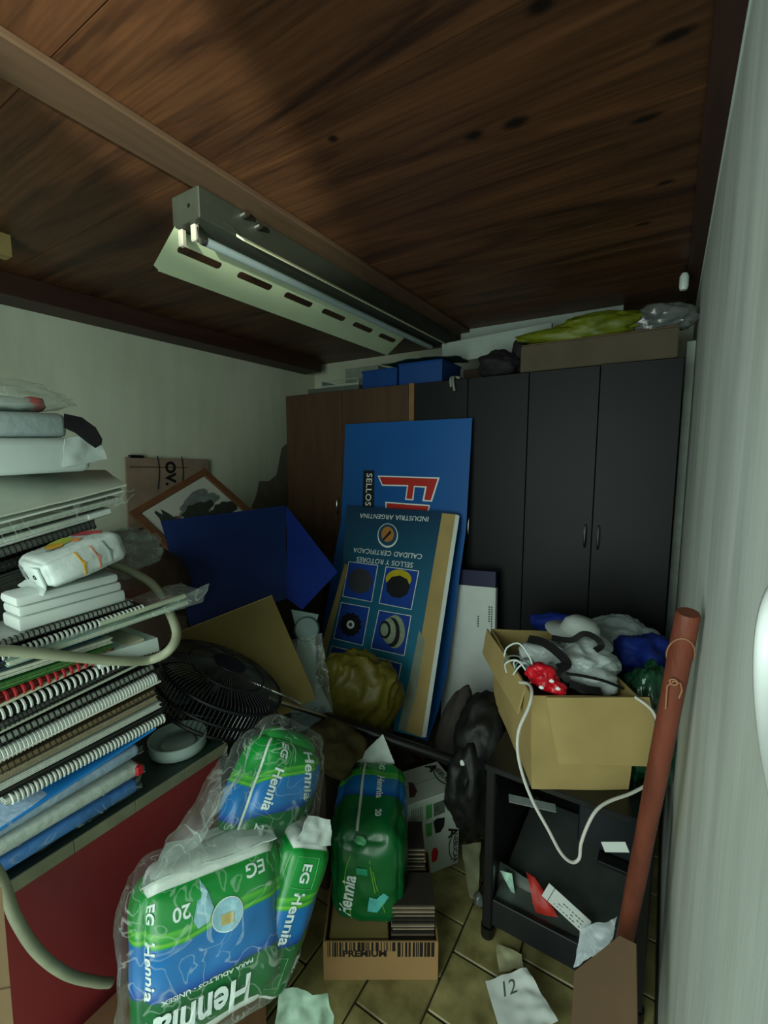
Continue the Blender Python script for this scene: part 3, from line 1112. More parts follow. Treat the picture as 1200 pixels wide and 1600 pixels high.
# ------------------------------------------------------------------ red cabinet
XC, YE, ZCB = -.97, .748, .738
cab = thing('cabinet', 'red-fronted cabinet with dark green top and grey metal edge under the paper stack', 'cabinet', (-1.4, .2, 0))
M_redp = mat('red_panel', '#7c2a2c', .45, var=.07, scale=3)
MB().box(XC - .018, -.25, .0, XC, YE - .02, ZCB - .022, None, .001).build('front_panel', M_redp, cab)
MB().box(-1.46, YE - .038, .0, XC - .0185, YE - .02, ZCB - .022, None, .001).build('side_panel', M_redp, cab)
MB().box(-1.46, -.25, .0, XC - .0185, -.232, ZCB - .022, None, .001).build('side_panel', M_redp, cab)
MB().box(-1.46, -.25, ZCB - .0215, XC - .0005, YE - .002, ZCB, None, .001).build('top', mat('cabinet_top', '#20302a', .45, var=.1), cab)
M_edge = mat('edge_strip', '#7f8068', .5, .3, var=.2, scale=14)
ye = -.25
while ye < YE:
    y2 = min(ye + .125, YE)
    MB().box(XC, ye + .0006, ZCB - .026, XC + .004, y2 - .0006, ZCB + .001, None, .0006).build('edge_strip', M_edge, cab)
    ye = y2
MB().box(-1.46, YE - .002, ZCB - .022, XC + .004, YE, ZCB + .001).build('edge_strip', M_edge, cab)

class Pack:
    def __init__(s, M, hx, hy, hz, r=.03, bulge=.012, amp=.004, seed=0):
        s.M, s.h, s.r, s.bulge, s.amp, s.seed = M, Vector((hx, hy, hz)), r, bulge, amp, seed
        s.off = Vector((seed, seed * 2.7, -seed))

    def surf(s, p, lift=0.0):
        q = Vector((p[0] * s.h.x, p[1] * s.h.y, p[2] * s.h.z))
        r = s.r
        core = Vector([max(-(h - r), min(h - r, c)) for h, c in zip(s.h, q)])
        d = q - core
        if d.length > 1e-9:
            d.normalize()
        pos = core + d * r
        x, y, z = (max(0, 1 - abs(p[i]) ** 3) for i in range(3))
        ax = max(range(3), key=lambda i: abs(p[i]))
        o = [k for k in range(3) if k != ax]
        e = [x, y, z]
        pos += d * s.bulge * e[o[0]] * e[o[1]]
        w_ = pos * 1.0 + s.off
        pos += d * s.amp * (ridge(w_, 9) - 1.1) + d * s.amp * 1.2 * noise.noise(w_ * 14)
        return s.M @ (pos + d * lift)

    def mesh(s, n=22, lift=0.0, skip=None):
        b = MB()
        ts = [-math.cos(math.pi * i / n) * .35 + (-1 + 2 * i / n) * .65 for i in range(n + 1)]
        for ax in range(3):
            for sg in (-1, 1):
                o = [k for k in range(3) if k != ax]
                vs, at, fs = [], [], []
                for i in range(n + 1):
                    for j in range(n + 1):
                        p = [0, 0, 0]
                        p[ax], p[o[0]], p[o[1]] = sg, ts[i], ts[j]
                        vs.append(s.surf(p, lift))
                        at.append(tuple(p))
                for i in range(n):
                    for j in range(n):
                        q = (i * (n + 1) + j, (i + 1) * (n + 1) + j, (i + 1) * (n + 1) + j + 1, i * (n + 1) + j + 1)
                        if (ax == 1) == (sg > 0):
                            q = tuple(reversed(q))
                        fs.append(q)
                b.add(vs, fs, None, 0, at)
        return b

    def front(s, p, lift=.0015):      # p: metres on the front face
        return s.surf((p.x / s.h.x, p.y / s.h.y, 1), lift)

    def left(s, p, lift=.0015):
        return s.surf((-1, p.y / s.h.y, p.x / s.h.z), lift)

    def right(s, p, lift=.0015):
        return s.surf((1, p.y / s.h.y, -p.x / s.h.z), lift)


def weld(o, d=.0004):
    bm = bmesh.new()
    bm.from_mesh(o.data)
    bmesh.ops.remove_doubles(bm, verts=bm.verts[:], dist=d)
    bm.to_mesh(o.data)
    bm.free()


# ------------------------------------------------------------------ the paper stack
XS = -.972


class Layer:
    """a flat item in the stack, its long edge along the cabinet front; corners come from the far and near end of its top edge"""
    def __init__(s, far, near, X=XS):
        a, c = onx(far[0], far[1], X), onx(near[0], near[1], X)
        d = (a - c).normalized()
        s.a, s.d = a, d
        Yx = d
        Xx = Vector((1, 0, 0))
        Zx = Xx.cross(Yx).normalized()
        s.M = axes(Xx, Yx, Zx, a)      # origin at far top corner, -Y goes to the near end, -X goes inwards
STK = 'notebooks and papers stacked on the red cabinet'
ypts = {}


def sheaf(name, lab, far, near, th, col, L=.33, W=.21, X=XS, inset=0.0, cat='papers', pages=True, ragged=0, edge=None):
    ly = Layer(far, near, X)
    M = ly.M
    loc = tuple(M @ Vector((-W / 2, -L / 2, -th)))
    t = thing(name, lab, cat, loc, STK)
    m = col if not isinstance(col, str) else mat('paper_' + col.strip('#'), col, .65, var=.06)
    if th > .006 and pages:
        ct = .0014
        MB().box(-W - inset, -L, -ct, -inset, 0, 0, M).build('cover', m, t)
        MB().box(-W - inset, -L, -th, -inset, 0, -th + ct, M).build('cover', m, t)
        b = MB()
        n = max(2, int(th / .0035))
        for k in range(n):
            z0 = -th + ct + (th - 2 * ct) * k / n
            z1 = -th + ct + (th - 2 * ct) * (k + 1) / n - .0004
            j = RND.uniform(.001, .004)
            b.box(-W - inset + .002, -L + j, z0 + .0002, -inset - j, -j, z1, M)
        b.build('pages', edge or mat('page_edge', '#c3c6b8', .8, var=.12, scale=120), t)
    else:
        MB().box(-W - inset, -L, -th, -inset, 0, 0, M, min(.0008, th * .3)).build('sheet', m, t)
    return t, M


def spiral(lab, far, near, th, cover, coil, pitch=.0085, L=.31, X=XS, wide=.0, inset=0.0, edge=None, rr=None):
    t, M = sheaf('notebook', lab, far, near, th, cover, L, .205, X, .004 + inset, 'notebook', edge=edge)
    b = MB()
    r = rr or (th / 2 + .0022)
    y = -.006
    zc = -th / 2
    while y > -L + .004:
        n = 10
        pts = []
        for j in range(n + 1):
            a = math.radians(-150 + 300 * j / n)
            pts.append((-.006 - inset + r * .95 * math.cos(a), y - pitch * .25 * j / n, zc + r * math.sin(a)))
        b.tube(pts, .00125 + wide, 5, M, cap=True)
        y -= pitch
    c = b.build('coil', coil, t)
    return t


M_coilb = mat('black_coil', '#141614', .35, .2, var=0)
M_coilw = mat('white_coil', '#c4ccc4', .35, var=0)
M_coils = mat('silver_coil', '#8f9690', .3, .7, var=0)
M_coilbr = mat('bronze_coil', '#3a3020', .35, .4, var=0)
M_pgdark = mat('dark_pages', '#22261f', .7, var=.2, scale=120)
M_pglight = mat('light_pages', '#b9c2b8', .8, var=.15, scale=150)
M_pgtan = mat('tan_pages', '#8d8264', .8, var=.2, scale=120)
M_bluewrap = mat('blue_wrap', '#3f74b4', .25, var=.35, scale=14, bump=.4, bscale=40)
M_clear = film('clear_film', haze=.0, seed=1.0)
M_clear2 = film('clear_film_thick', haze=.13, seed=5.0, scale=10, rough=.2)

# from the table top upwards; numbers are the far and near end of each top edge in the photo
def packet(lab, far, near, th, m, tip=None):
    ly = Layer(far, near)
    M = ly.M
    t = thing('paper_packet', lab, 'packet', tuple(M @ Vector((-.1, -.16, -th))), 'wrapped packets at the bottom of the stack')
    b = MB()
    b.box(-.2, -.33, -th, 0, 0, 0, M, th * .3, seg=2)
    b.build('wrap', m, t, True, 60)
    b = MB()
    P = lambda x, y, z: M @ Vector((x, y, z))
    patch(b, P(.004, -.33, -th * .8), P(.004, .006, -th * .8), P(.003, .006, -.1 * th), P(.003, -.33, -.1 * th), 26, 4, .004, 24, len(lab), .0)
    b.build('film', M_clear, t, True, 80)
    if tip:
        MB().box(-.03, -.012, -th * .9, .0075, .004, -th * .15, M, .003).build('torn_tip', tip, t)
    return t


packet('blue film-wrapped packet lying directly on the cabinet top, lowest of the stack', (216, 1219), (0, 1348), .026, M_bluewrap)
packet('white film-wrapped packet with a red corner, second from the bottom of the stack', (219, 1192), (0, 1318), .028, mat('white_wrap', '#b9c4bc', .3, var=.12, scale=10, bump=.3), M_red)
packet('pale blue film-wrapped packet, third from the bottom of the stack', (217, 1163), (0, 1288), .026, mat('paleblue_wrap', '#8fa6be', .3, var=.3, scale=9, bump=.3))
t, M = sheaf('folder', 'bright blue plastic folder sticking out low in the stack', (244, 1137), (40, 1270), .004, '#1378c4', L=.30, X=XS + .004, cat='folder', pages=False)
spiral('thick notebook with white comb binding just above the bright blue folder', (260, 1117), (0, 1255), .014, '#8f9890', M_coilw, .0075, wide=.0012, edge=M_pglight)
sheaf('book', 'thin black-covered book lying in the stack above the white-comb notebook', (256, 1106), (0, 1238), .010, '#141714', cat='book', edge=M_pgdark)
sheaf('book', 'white-spined book with faint grey lettering low in the stack', (252, 1097), (0, 1226), .012, '#b8beb4', cat='book', edge=M_pglight)
sheaf('papers', 'loose greyish papers under the bronze spiral notebook', (246, 1086), (0, 1212), .011, '#8b8878', cat='papers', edge=M_pgtan)
spiral('notebook with bronze spiral and tan pages in the lower stack', (245, 1076), (0, 1201), .013, '#5d5138', M_coilbr, .0095, edge=M_pgtan)
sheaf('card_sheet', 'single white card sheet sticking out above the bronze spiral notebook', (252, 1063), (0, 1187), .004, '#c9ccbe', X=XS + .006, cat='card', pages=False)
spiral('notebook with thick light grey comb binding in the middle of the stack', (246, 1053), (0, 1176), .016, '#20231f', M_coilw, .0062, wide=.0022, edge=M_pglight)
spiral('thick notebook with black spiral over white pages, below the pale cover', (243, 1036), (0, 1152), .018, '#1d221f', M_coilb, .0095, wide=.0004, edge=M_pglight)
sheaf('folder', 'pale grey-green card folder between two spiral notebooks mid stack', (238, 1026), (14, 1135), .006, '#a0a898', cat='folder', pages=False)
spiral('notebook with dark tightly wound spiral above the pale folder', (234, 1017), (12, 1125), .014, '#252a27', M_coilb, .007, edge=mat('grey_pages', '#69706a', .8, var=.2, scale=150))
spiral('black-covered notebook with white comb, topmost of the mid-stack notebooks', (246, 1005), (0, 1111), .016, '#0f1211', M_coilw, .0105, wide=.0012, edge=M_pgdark)
sheaf('card_sheet', 'cream card sheet under the red-edged book', (225, 997), (14, 1094), .006, '#b7b59c', cat='card', pages=False)
t = spiral('red-edged notebook with red and white binding under the green book', (180, 1014), (0, 1086), .014, '#8f1c20', mat('red_coil', '#a02a2c', .4, var=.1), .013, wide=.0015, edge=mat('red_pages', '#7a2a26', .7, var=.2))
sheaf('book', 'green-covered book just under the grey hose', (178, 1006), (0, 1068), .014, '#27652a', cat='book', edge=mat('green_pages', '#4f7a40', .7, var=.2, scale=100))
sheaf('papers', 'pale greenish papers just under the grey hose', (176, 996), (0, 1052), .012, '#a9b8a4', cat='papers')
sheaf('book', 'dark blue book just under the grey hose at the left', (160, 985), (0, 1035), .014, '#16375c', cat='book', edge=M_pgdark)
# clear sleeve with papers that overhangs towards the picture
t, M = sheaf('plastic_sleeve', 'clear plastic sleeve of pale green papers poking out beyond the stack', (296, 938), (60, 1018), .010, '#8fae9c', L=.36, W=.22, cat='sleeve', X=XS + .01)
b = MB()
P = lambda x, y, z: M @ Vector((x, y, z))
patch(b, P(.006, -.36, .004), P(.010, .035, .014), P(-.10, .05, .02), P(-.10, -.36, .006), 24, 10, .006, 14, 61, .0)
patch(b, P(.010, -.10, -.006), P(.012, .035, -.012), P(.010, .05, .03), P(.008, -.10, .006), 14, 8, .006, 16, 66, .0)
b.build('film', M_clear2, t, True, 80)
MB().tube([P(-.012, -.20, .010), P(-.012, -.004, .010)], .006, 12).build('paper_roll', mat('cream_roll', '#a9b59c', .6), t, True)
MB().box(-.20, -.24, .002, -.03, -.01, .006, M).build('red_paper', mat('brick_paper', '#7a3028', .6), t)
# white scalloped plate below it
Ms, ws, hs = rect(onx(156, 1006, -.966), onx(250, 982, -.966), onx(252, 1008, -.966))
b = MB()
n = 40
prof = []
for k in range(n + 1):
    a = k / n
    prof.append((ws * a, -.012 + .0016 * (1 if k % 2 else -1)))
b.prism([(.004, .016), (ws - .006, .020)] + list(reversed(prof)), -.16, 0, Ms)
sp_ = b.build('scalloped_board', M_white2)
tag(sp_, 'white plastic plate with a toothed edge sticking out above the grey hose', 'plate')
spiral('black-covered notebook with white comb and black spine under the foam block', (229, 946), (6, 1022), .009, '#14181a', M_coilw, .0085, wide=.0011, edge=M_pgdark)
spiral('notebook with black wire spiral directly under the white foam block', (209, 938), (0, 1004), .010, '#9aa29a', M_coilb, .0085, edge=M_pglight)

# foam block
fb = thing('foam_block', 'white foam block lying on the spiral notebooks', 'foam block', (-1.03, .41, 1.19))
Mb_, wb_, hb_ = rect(onx(24, 938, -.980), onx(182, 899, -.980), onx(188, 944, -.980))
b = MB()
b.box(.0, .002, -.075, wb_ + .015, hb_ * .45, 0, Mb_, .006, seg=2).box(.003, hb_ * .45, -.075, wb_ + .010, hb_ * .75, -.002, Mb_, .006, seg=2).box(.0, hb_ * .75, -.075, wb_ + .006, hb_ + .004, -.001, Mb_, .008, seg=2)
b.build('body', mat('white_foam', '#bec8c2', .8, var=.03), fb, True)

# food packet on the foam block
M_pack = mat('packet_plastic', '#b6c2bd', .3, var=.06, scale=10, bump=.25, bscale=30)
fq0 = onx(64, 882, -.958)
Lq = Vector((.02, .95, .27)).normalized()
Xq = Vector((1, -.04, 0))
Xq = (Xq - Lq * Xq.dot(Lq)).normalized()
Zq = Xq.cross(Lq)
PL, PW, PH = .145, .115, .054
Mq = axes(Xq, Lq, Zq, fq0 + Lq * PL / 2 - Xq * PW / 2 - Zq * PH / 2)
pkq = Pack(Mq, PW / 2, PL / 2, PH / 2, .012, .006, .0035, 31)
fp_ = thing('food_packet', 'white food packet with yellow-orange picture and red diamond lying on the foam block', 'packet', tuple(Mq @ Vector((0, 0, -PH / 2))), None)
o = pkq.mesh(22)
o.attr = []
o = o.build('wrapper', M_pack, fp_, True, 70)
weld(o)


def pq_flat(pts, m, nm, face='top', lift=.0012):
    fn = {'top': lambda a, c: pkq.surf((a, c, 1), lift), 'side': lambda a, c: pkq.surf((1, a, c), lift), 'end': lambda a, c: pkq.surf((a, -1, c), lift)}[face]
    c0 = (sum(p[0] for p in pts) / len(pts), sum(p[1] for p in pts) / len(pts))
    vs, fs, n = [], [], len(pts)
    for r_ in range(6):
        for p in pts:
            vs.append(fn(c0[0] + (p[0] - c0[0]) * r_ / 5, c0[1] + (p[1] - c0[1]) * r_ / 5))
    for r_ in range(5):
        for j in range(n):
            fs.append((r_ * n + j, r_ * n + (j + 1) % n, (r_ + 1) * n + (j + 1) % n, (r_ + 1) * n + j))
    return MB().add(vs, fs).build(nm, m, fp_)


def ell(cx_, cy_, rx, ry, n=20, s=0):
    return [(cx_ + rx * math.cos(2 * math.pi * j / n) * (1 + .22 * noise.noise(Vector((j * .8, s, 0)))), cy_ + ry * math.sin(2 * math.pi * j / n) * (1 + .22 * noise.noise(Vector((j * .7, s, 4))))) for j in range(n)]


pq_flat([(-.70, .28), (.10, .50), (.62, .72), (.10, .92), (-.75, .72)], M_red, 'red_diamond', lift=.0016)
pq_flat(ell(-.35, -.10, .50, .36, s=1), mat('print_lime', '#9aa23a', .5, var=.2), 'printed_patch', lift=.0014)
pq_flat(ell(-.15, -.30, .42, .20, s=3), mat('print_gold', '#cf9a24', .5, var=.2), 'printed_patch', lift=.0020)
pq_flat(ell(.30, .12, .30, .10, s=6), mat('print_orange2', '#c8742c', .5), 'printed_patch', lift=.0024)
pq_flat(ell(.20, -.52, .16, .09, s=8), mat('print_greytext', '#7d8a88', .6), 'printed_patch', lift=.0016)
for k, (a0, m_) in enumerate(((-.22, mat('print_gold', '#cf9a24')), (.18, mat('print_salmon', '#c88a74', .5)), (.52, mat('print_greytext', '#7d8a88', .6)))):
    pq_flat([(a0, -.8), (a0 + .05, -.8), (a0 + .12, 0), (a0 + .02, .9), (a0 - .04, .9), (a0 + .06, 0)], m_, 'printed_line', 'side', .0014)
pq_flat([(-.85, -.45), (-.25, -.45), (-.25, .55), (-.85, .55)], mat('print_barcode', '#6d7876', .6, var=.5, scale=220, stretch=(1, .02, .02)), 'barcode', 'end', .0014)
fl_o = Mq @ Vector((PW * .22, -PL / 2 - .004, -.002))
MB().box(-.019, -.003, -.020, .019, .003, .020, axes(Xq, Lq, Zq, fl_o), .0025, seg=2).build('folded_flap', M_white2, fp_, True)
MB().tube([fl_o + Xq * (-.004 + .0055 * math.cos(a / 12 * 6.283)) - Lq * .0035 + Zq * (.0038 * math.sin(a / 12 * 6.283)) for a in range(12)], .0010, 5, closed=True).build('printed_ring', M_ink, fp_)
b = MB()
patch(b, Mq @ Vector((-PW / 2 - .02, -PL / 2 - .012, -PH / 2 - .006)), Mq @ Vector((PW / 2, -PL / 2 - .014, -PH / 2 - .006)), Mq @ Vector((PW / 2 - .006, -PL / 2 - .003, -PH / 2 + .004)), Mq @ Vector((-PW / 2, -PL / 2 - .002, -PH / 2 + .006)), 10, 6, .003, 24, 33, .0008)
b.build('crimped_end', M_pack, fp_, True, 70)

# upper column behind the packet
XU = -1.09
hb = hidden_box(-1.42, .10, ZCB + .001, -1.19, .58, 1.22, 'added dark cardboard box on the cabinet behind the notebook stack, supporting the upper papers')  # unseen filler box added to hold up the upper column
spiral('dark notebook with black spiral behind the food packet, upper of the two there', (150, 812), (0, 858), .018, '#2a2f2c', M_coilb, .0095, X=XU, edge=mat('grey_pages', '#69706a'), L=.36)
spiral('dark notebook with black spiral behind the food packet, lower of the two there', (150, 832), (0, 880), .018, '#1a1f1c', M_coilb, .0095, X=XU, edge=M_pgdark, L=.36)
sheaf('papers', 'dark papers stacked behind the foam block', (150, 850), (0, 900), .09, '#30342f', X=XU, edge=M_pgdark, L=.36, cat='papers')
t, M = sheaf('papers', 'grey film-covered papers with a white label edge behind the food packet', (172, 793), (0, 842), .016, '#848e86', X=XU, L=.42, edge=M_pglight, cat='papers')
MB().box(-.01, -.05, -.013, .002, -.002, -.002, M).build('white_label', M_white, t)
t, M = sheaf('papers', 'thick sheaf of pale papers wrapped in clear film under the white box', (188, 776), (0, 826), .012, '#a9b0a2', X=XU, L=.44, W=.26, edge=M_pglight, cat='papers')
t = thing('papers', 'wide pale paper sheets sloping forwards directly below the white box', 'papers', tuple(onx(60, 780, XU)), STK)
b = MB()
patch(b, onx(-70, 822, XU + .03), onx(197, 758, XU + .03), onx(165, 735, XU - .18), onx(-70, 742, XU - .16), 16, 10, .003, 6, 12, .004)
b.build('sheet', mat('paper_a4', '#aab3a4', .7, var=.06), t, True)
b = MB()
patch(b, onx(-70, 834, XU + .025), onx(192, 766, XU + .02), onx(165, 742, XU - .18), onx(-70, 752, XU - .16), 16, 10, .003, 6, 14, .004)
b.build('sheet', mat('paper_b4', '#bfc8bc', .7, var=.06), t, True)
M = Layer((190, 766), (0, 815), XU).M
P = lambda x, y, z: M @ Vector((x, y, z))
b = MB()
patch(b, P(.004, -.44, -.05), P(.012, .02, -.03), P(.008, .03, .012), P(-.02, -.44, .004), 26, 8, .005, 15, 17, .0)
b.build('film', M_clear, t, True, 80)

wx = thing('white_box', 'white plastic-wrapped box near the top of the left stack', 'box', (-1.2, .33, 1.474))
M1, w1, h1 = rect(onx(-60, 684, XU), onx(140, 684, XU), onx(140, 736, XU))
b = MB()
b.box(0, .0, -.28, w1, h1, 0, M1, .016, seg=3)
b.build('body', mat('white_wrap2', '#b4c2bd', .35, var=.05, scale=6, bump=.15, bscale=14), wx, True, 60)
b = MB()
P = lambda x, y, z: M1 @ Vector((x, y, z))
patch(b, P(w1 - .06, .01, .003), P(w1 + .035, .025, -.005), P(w1 + .018, h1 + .012, -.01), P(w1 - .05, h1 - .002, .003), 10, 10, .005, 18, 71, .001)
b.build('folded_end', mat('white_wrap2', '#b4c2bd'), wx, True, 80)
g1 = MB().box(0, h1 + .001, -.27, w1 - .035, h1 + .052, -.012, M1, .012, seg=2)
tag(g1.build('grey_packet', mat('grey_wrap', '#8d9c9c', .4, var=.12, scale=6, bump=.15), None, True, 60), 'pale grey packet lying on the white box under the clear bag', 'packet')
# cap with a black peak
cp = thing('cap', 'black cap peak sticking out from behind the white box at the top of the stack', 'cap', tuple(M1 @ Vector((w1 - .09, h1 + .002, -.16))))
b = MB()
pts = []
A = [D(100, 646, .86), D(128, 652, .87), D(150, 668, .88), D(160, 686, .88), D(150, 692, .89), D(138, 684, .90), D(118, 668, .90), D(100, 660, .91)]
cc = sum(A, Vector()) / len(A)
vs = [cc + Vector((-.01, 0, .006))] + A
low = [p + Vector((-.012, .004, -.010)) for p in vs]
k = len(vs)
fs = [(0, i, i + 1) for i in range(1, k - 1)] + [(0, k - 1, 1)]
fs += [(k, k + i + 1, k + i) for i in range(1, k - 1)] + [(k, k + 1, 2 * k - 1)]
fs += [(i, k + i, k + i + 1, i + 1) for i in range(1, k - 1)] + [(k - 1, 2 * k - 1, k + 1, 1)]
b.add(vs + low, fs)
b.build('peak', M_blackmat, cp, True, 60)
b = MB()
crumple(b, M1 @ Vector((w1 - .10, h1 + .025, -.20)), (.07, .06, .028), .15, 1.2, 3, 3, M1, flat=.85)
b.build('crown', M_blackmat, cp, True)
# clear bag at the very top
bg = thing('clear_bag', 'crumpled clear plastic bag with red contents at the very top of the left stack', 'plastic bag', tuple(M1 @ Vector((w1 - .15, h1 + .053, -.10))))
b = MB()
Gx = h1 + .053
crumple(b, M1 @ Vector((w1 - .17, Gx + .018, -.10)), (.115, .020, .07), .3, 2, 51, 3, M1, flat=.9)
b.build('white_contents', mat('bag_white', '#b4c0bc', .4, var=.2, scale=18), bg, True, 80)
b = MB()
crumple(b, M1 @ Vector((w1 - .072, Gx + .018, -.075)), (.022, .016, .022), .4, 2, 55, 3, M1)
b.build('red_contents', M_red, bg, True, 80)
b = MB()
crumple(b, M1 @ Vector((w1 - .15, Gx + .030, -.10)), (.155, .036, .095), .4, 2.6, 58, 4, M1, flat=.85)
crumple(b, M1 @ Vector((w1 - .22, Gx + .058, -.12)), (.08, .03, .06), .5, 2.4, 59, 3, M1)
b.build('film', M_clear2, bg, True, 90)

# crumpled clear bag between the stack and the picture, and brown scraps behind
b = MB()
crumple(b, D(205, 862, 1.25), (.05, .06, .055), 1.1, 2.6, 62, 4)
tag(b.build('clear_bag', M_clear2, None, True, 90), 'crumpled clear plastic bag between the stack and the framed picture', 'plastic bag')
b = MB()
crumple(b, D(232, 905, 1.75), (.12, .14, .12), .4, 2.0, 63, 3)
tag(b.build('brown_bag', mat('brown_rag', '#3f2f22', .85, var=.25), None, True, 80), 'dark brown cloth bundle in the gap below the framed picture', 'cloth')

# grey hose lying round the stack
M_hose = mat('grey_hose', '#8f957c', .5, var=.14, scale=16)
hp = [onx(-40, 1016, -.955), onx(30, 1018, -.953), onx(120, 1027, -.953), onx(190, 1033, -.953), onx(235, 1031, -.955), D(264, 1016, 1.00), D(276, 990, 1.03), D(264, 955, 1.08), D(240, 915, 1.13), D(205, 893, 1.12), D(170, 880, 1.10), D(145, 870, 1.10)]
tag(MB().tube(smooth_path(hp, 8), .0100, 12).build('hose', M_hose, None, True, 60), 'grey rubber hose looped around the middle of the paper stack', 'hose')
hp = [onx(-25, 1335, -.945), onx(2, 1375, -.94), onx(25, 1435, -.93), onx(60, 1488, -.92), onx(105, 1522, -.92), onx(150, 1534, -.925), onx(172, 1535, -.93)]
hz = thing('hose', 'grey hose end hanging in front of the red cabinet at lower left', 'hose', tuple(hp[0]))
MB().tube(smooth_path(hp, 8), .0095, 12).build('pipe', M_hose, hz, True, 60)
d_ = (hp[-1] - hp[-2]).normalized()
MB().tube([hp[-1] + d_ * .0002, hp[-1] + d_ * .0012], .008, 10).build('bore', M_black, hz)
# cardboard box edge at the far left
cb = thing('cardboard_box', 'edge of a tan cardboard box at the lower left corner, beside the hose end', 'box', tuple(D(-20, 1650, .60)))
fq = [D(-90, 1378, .70), D(3, 1386, .72), D(26, 1660, .60), D(-90, 1660, .58)]
bq = [p + Vector((-.03, -.14, 0)) for p in fq]
MB().add(fq + bq, [(0, 3, 2, 1), (4, 5, 6, 7), (0, 1, 5, 4), (1, 2, 6, 5), (2, 3, 7, 6), (3, 0, 4, 7)]).build('body', mat('tan_card', '#8d7656', .85, var=.15, scale=8), cb)
nq = (fq[2] - fq[1]).cross(fq[0] - fq[1]).normalized()
nq = nq if nq.dot(FWD) < 0 else -nq
MB().tube([fq[1].lerp(fq[2], .62) + nq * .001, fq[0].lerp(fq[3], .70) + nq * .001], .0008, 5).build('crease', M_card2, cb)

# bowls on the cabinet
def bowl(name, lab, c, r, h, m):
    t = thing(name, lab, 'bowl', c)
    MB().lathe([(0, 0), (r * .88, 0), (r * .97, .004), (r, h * .5), (r, h), (r * .965, h + .001), (r * .95, h * .96), (r * .93, h * .45), (r * .86, h * .32), (r * .62, h * .30), (r * .60, h * .46), (r * .55, h * .52), (0, h * .54)], T(*c), 40).build('shell', m, t, True, 50)
    return t


M_cer = mat('grey_ceramic', '#93a5a0', .3, var=.04)
bowl('bowl', 'round pale grey ceramic bowl on the corner of the red cabinet', (-1.058, .667, ZCB + .001), .072, .034, M_cer)
bowl('bowl', 'small grey dish tucked behind the blue packets on the cabinet', (-1.045, .52, ZCB + .001), .035, .016, M_cer)

# ------------------------------------------------------------------ fan
M_fan = mat('fan_black', '#121416', .35, var=.08)
M_wire = mat('fan_wire', '#4a4f50', .3, .6, var=0)
fc = D(338, 1075, 1.40)
nrm = (RGT * .47 + UPV * .88 + FWD * .02).normalized()
ax = nrm.cross(Vector((0, 0, 1))).normalized()
ay = nrm.cross(ax)
MF = axes(ax, ay, nrm, fc)
fan = thing('fan', 'black pedestal fan lying on its side behind the bowl, its wire guard up', 'fan', tuple(fc - Vector((0, 0, .1))))
RF = .195
for (rr, zz, tk) in ((RF, .045, .0045), (RF, -.035, .005), (RF * 1.005, .0, .004), (RF * .62, .07, .003), (RF * .62, -.068, .003), (.05, .085, .004)):
    MB().tube([(rr * math.cos(2 * math.pi * j / 48), rr * math.sin(2 * math.pi * j / 48), zz) for j in range(48)], tk, 6, MF, closed=True).build('guard_ring', M_fan, fan, True)
b = MB()
for j in range(96):
    a = 2 * math.pi * j / 96
    ca, sa = math.cos(a), math.sin(a)
    b.tube([(r_ * ca, r_ * sa, z_) for r_, z_ in ((.05, .085), (RF * .62, .07), (RF * .92, .055), (RF, .04), (RF, -.03), (RF * .92, -.048), (RF * .62, -.068), (.05, -.075))], .0013, 4, MF, cap=False)
o = b.build('guard_wires', M_wire, fan)
o['kind'] = 'stuff'
MB().lathe([(0, .088), (.052, .088), (.052, .080), (0, .080)], MF, 24).build('badge', M_fan, fan, True)
MB().lathe([(0, .03), (.035, .028), (.038, -.02), (0, -.02)], MF, 20).build('hub', M_fan, fan, True)
for k in range(5):
    b = MB()
    def bl(a, c, k=k):
        q = math.radians(72 * k + 74 * (a - .5) * (.5 + .5 * c))
        r_ = .035 + .135 * c
        return MF @ Vector((r_ * math.cos(q), r_ * math.sin(q), .02 * math.sin((a - .5) * 2.6)))
    b.grid(bl, 8, 6, None, 0, .002)
    b.build('blade', mat('fan_blade', '#0c0e0f', .4), fan, True)
MB().lathe([(0, -.16), (.045, -.158), (.055, -.13), (.055, -.08), (0, -.08)], MF, 24).build('motor', M_fan, fan, True)
# pole and fork
pA, pB, pC = D(395, 1083, 1.46), D(512, 1122, 1.66), D(750, 1202, 1.64)
MB().tube([pA, pB], .008, 12).build('chrome_pole', M_chrome, fan, True)
MB().tube([pB - (pC - pB).normalized() * .02, pB, pC], [.012, .017, .017], 14).build('pole', M_fan, fan, True)
MB().tube(smooth_path([D(395, 1078, 1.40), D(420, 1100, 1.36), D(440, 1130, 1.33), D(452, 1165, 1.32)], 6), .006, 8).build('hanger', M_fan, fan, True)
MB().tube(smooth_path([D(360, 1050, 1.45), D(400, 1068, 1.43), D(440, 1085, 1.43), D(470, 1100, 1.44)], 5), .004, 8).build('hanger', M_chrome, fan, True)
MB().tube([D(448, 1118, 1.42), D(447, 1160, 1.42)], .014, 12).build('knob', M_fan, fan, True)

